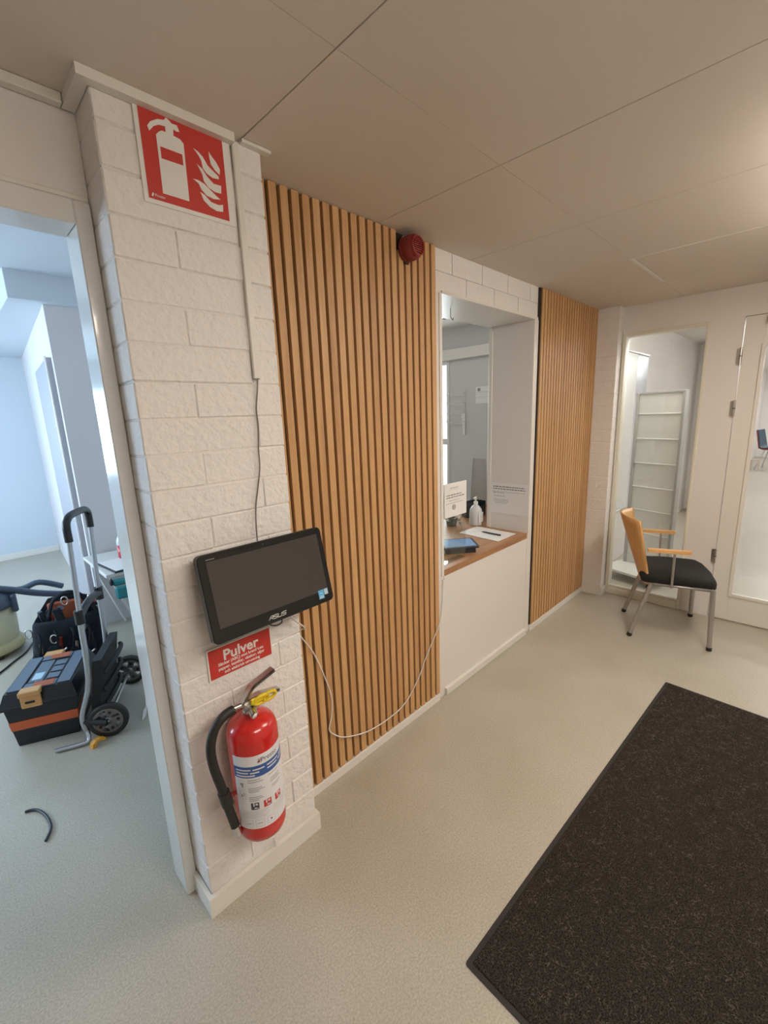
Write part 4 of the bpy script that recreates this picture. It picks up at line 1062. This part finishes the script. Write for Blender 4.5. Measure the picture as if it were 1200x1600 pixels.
fs_.append([(len(prof) - 1) * 24 + k for k in range(24)])
bg_.add(vs_, fs_, True); bg_.build('body', 'bag_fabric', t)
random.seed(9)
for i, (x, w_, h_, z) in enumerate(((-.14, .07, .16, .06), (-.055, .075, .20, .05), (.035, .07, .15, .07), (.12, .07, .18, .05))):
    B((x - w_ / 2, -.175, z), (x + w_ / 2, -.125, z + h_), .012).build('pouch', 'bag_fabric', t)
for i, (x, h_) in enumerate(((-.13, .26), (-.03, .28), (.05, .24), (.13, .27))):
    tl = MB().tube([(x, -.150, .16), (x + .01, -.152, h_ + .02)], .011, 8); tl.build('tool_handle', ('steel', 'red_dull', 'chrome', 'black_plastic')[i], t)
B((-.10, .055, .30), (.12, .085, .46), .008).build('tool_board', 'bag_orange', t)
MB().prism([(-.17, .38), (-.10, .48), (.02, .50), (.12, .46), (.17, .38)], .095, .115, 'y').build('back_flap', 'bag_fabric', t)
MB().tube([(-.10, .02, .36), (-.06, .02, .48), (.0, .02, .525), (.06, .02, .52), (.11, .02, .47), (.13, .02, .36)], .015, 8, smooth_path=4, flat=.5).build('carry_handle', 'bag_fabric', t)
for (x, y, z) in ((-.19, -.06, .33), (.10, -.14, .34), (.02, -.05, .50), (-.05, -.15, .30)):
    MB().tube([(x + .018 * math.cos(a), y - .01, z + .028 * math.sin(a)) for a in [2 * PI * k / 14 for k in range(14)]], .004, 6, closed=True).build('hook_ring', 'steel', t)
MB().tube([(.185, -.02, .36), (.21, -.08, .28), (.20, -.12, .20), (.17, -.14, .14)], .010, 8, smooth_path=4).build('strap', 'bag_fabric', t)
MB().tube([(-.04, -.06, .30), (-.02, -.08, .44), (0, -.09, .47)], .018, 10).build('tool_handle', 'vac_head', t)
MB().tube([(-.10, -.02, .30), (-.12, -.04, .45)], .014, 8).build('tool_handle', 'slate', t)

random.seed(31)
for k in range(12):
    a = random.uniform(0, 2 * PI); x = .15 * math.cos(a); y = .10 * math.sin(a); z = random.uniform(.33, .43)
    m2 = Matrix.Translation((x, y, z)) @ Matrix.Rotation(a, 4, 'Z') @ Matrix.Rotation(random.uniform(-.6, .6), 4, 'X')
    w_ = random.uniform(.02, .04); h_ = random.uniform(.03, .065)
    MB().box((-w_ / 2, -w_, -h_), (w_ / 2, w_, h_), .008, m2).build('flap', 'bag_fabric', t)
for k in range(4):
    x = -.13 + .085 * k
    MB().tube([(x, -.128, .34), (x + .015, -.165, .31), (x + .005, -.178, .24), (x - .01, -.165, .18)], .008, 6, smooth_path=4, flat=.5).build('strap', 'bag_fabric', t)
for k in range(5):
    x = -.15 + .07 * k; z = .12 + .05 * (k % 3)
    MB().tube([(x, -.176, z), (x + .02, -.180, z + .015)], .006, 6).build('buckle', 'steel', t)

# vacuum cleaner
t = thing('vacuum_cleaner', 'beige tub vacuum cleaner with dark head at the left edge', 'vacuum cleaner', (.02, 2.74, 0))
MB().lathe([(0, .055), (.165, .055), (.18, .07), (.185, .15), (.192, .345), (0, .345)], 32).build('tub', 'vac_tub', t)
MB().lathe([(.16, .035), (.205, .035), (.21, .05), (.205, .075), (.185, .10), (.16, .10)], 32).build('base_ring', 'vac_yellow', t)
MB().lathe([(.19, .345), (.205, .350), (.205, .38), (.185, .43), (.14, .475), (.06, .50), (0, .505)], 32).build('head', 'vac_head', t)
B((.165, -.13, .30), (.20, -.06, .43), .01).build('latch', 'vac_head', t)
for a in (.3, -1.3, 2.2, 3.8): MB().tube([(.17 * math.cos(a) - .015, .17 * math.sin(a), .022), (.17 * math.cos(a) + .015, .17 * math.sin(a), .022)], .022, 10).build('castor', 'black_plastic', t)
MB().tube([(-.25, -.12, .56), (-.05, -.10, .54), (.15, -.08, .47), (.33, -.05, .375), (.50, .0, .30)], .024, 10, smooth_path=5).build('suction_hose', 'vac_head', t)
MB().tube([(.10, .05, .44), (.25, .08, .40), (.36, .08, .42), (.50, .10, .34)], .022, 10, smooth_path=5).build('hose_end', 'vac_head', t)
tag(MB().tube([(-.35, 2.05, .006), (-.05, 2.25, .006), (.039, 2.34, .006), (.12, 2.45, .006), (.198, 2.55, .006), (.26, 2.70, .006)], .006, 6, smooth_path=4).build('floor_cable', 'black_plastic'), 'black cord on the floor beside the vacuum cleaner', 'cord')
tag(MB().tube([(-.004, .838, .006), (.018, .828, .006), (.035, .807, .006), (.050, .765, .006), (.058, .715, .006), (.056, .66, .006), (.032, .609, .006)], .0055, 8, smooth_path=4).build('cable_piece', 'slate'), 'short curved black cable piece lying on the floor in the doorway', 'cable')
# orange clip
t = thing('plastic_clip', 'orange plastic clip lying by the hand truck wheel', 'clip', (.315, 1.075, 0), math.radians(20))
MB().prism([(-.035, .001), (-.030, .022), (-.012, .032), (.012, .032), (.034, .020), (.036, .008), (.022, .008), (.010, .018), (-.008, .018), (-.018, .001)], -.012, .012, 'y').build('jaw', 'clip_orange', t)
MB().tube([(-.004, -.014, .026), (-.004, .014, .026)], .005, 8).build('pin', 'latch_orange', t)
# white strands
t = thing('cable_strands', 'loose white cable strands on the floor by the door frame', 'cable', (.575, 1.17, 0))
for k in range(3): MB().tube([(-.045 + .008 * k, -.075 + .01 * k, .004), (-.02 + .006 * k, -.02, .02), (.02, .03 + .01 * k, .03 + .01 * k), (.05, .09, .012)], .004, 6, smooth_path=4).build('strand', 'cable_white', t)
# low work table with things
t = thing('work_table', 'grey work table with slanted white leg beside the door frame', 'table', (.65, 1.95, 0))
B((.0, .0, .575), (.60, .64, .60), .003).build('table_top', 'rack_grey', t)
MB().tube([(.03, .06, .575), (.20, .03, .01)], .009, 8).build('leg', 'white_plastic', t); MB().tube([(.03, .58, .575), (.20, .60, .01)], .009, 8).build('leg', 'white_plastic', t)
MB().tube([(.57, .06, .575), (.47, .03, .01)], .009, 8).build('leg', 'white_plastic', t); MB().tube([(.57, .58, .575), (.47, .60, .01)], .009, 8).build('leg', 'white_plastic', t)
t = thing('drawing_board', 'white board with black edges lying on the work table', 'board', (.90, 2.13, .601), math.radians(6))
B((-.215, -.17, 0), (.215, .17, .012), .002).build('edge', 'black_matte', t); B((-.205, -.16, .012), (.205, .16, .014)).build('surface', 'paper', t)
MB().tube([(-.05, -.08, .018), (-.02, -.11, .018), (-.06, -.13, .018)], .006, 6, smooth_path=3).build('tape_roll', 'vac_yellow', t)
t = thing('work_gloves', 'teal and black work gloves hanging over the table edge', 'gloves', (.735, 1.93, .52), math.radians(-10))
B((-.06, -.03, .0), (.10, .01, .045), .012).build('glove', 'teal', t); B((-.05, -.05, -.09), (.10, -.02, .0), .012).build('glove', 'teal', t); B((-.075, -.035, .01), (-.055, .012, .05), .008).build('cuff', 'black_matte', t); B((.07, -.055, -.12), (.11, .0, .02), .01).build('cuff', 'black_matte', t)
t = thing('drink_bottle', 'red drink bottle with red cap standing on the work table', 'bottle', (.845, 2.26, .6155))
MB().lathe([(0, 0), (.030, 0), (.033, .008), (.033, .10), (0, .10)], 18).build('drink', 'red_drink', t)
MB().lathe([(.033, .10), (.032, .13), (.018, .165), (.013, .175), (0, .175)], 18).build('neck', 'bottle_clear', t)
MB().lathe([(.016, .172), (.016, .20), (0, .20)], 14).build('cap', 'red_gloss', t)
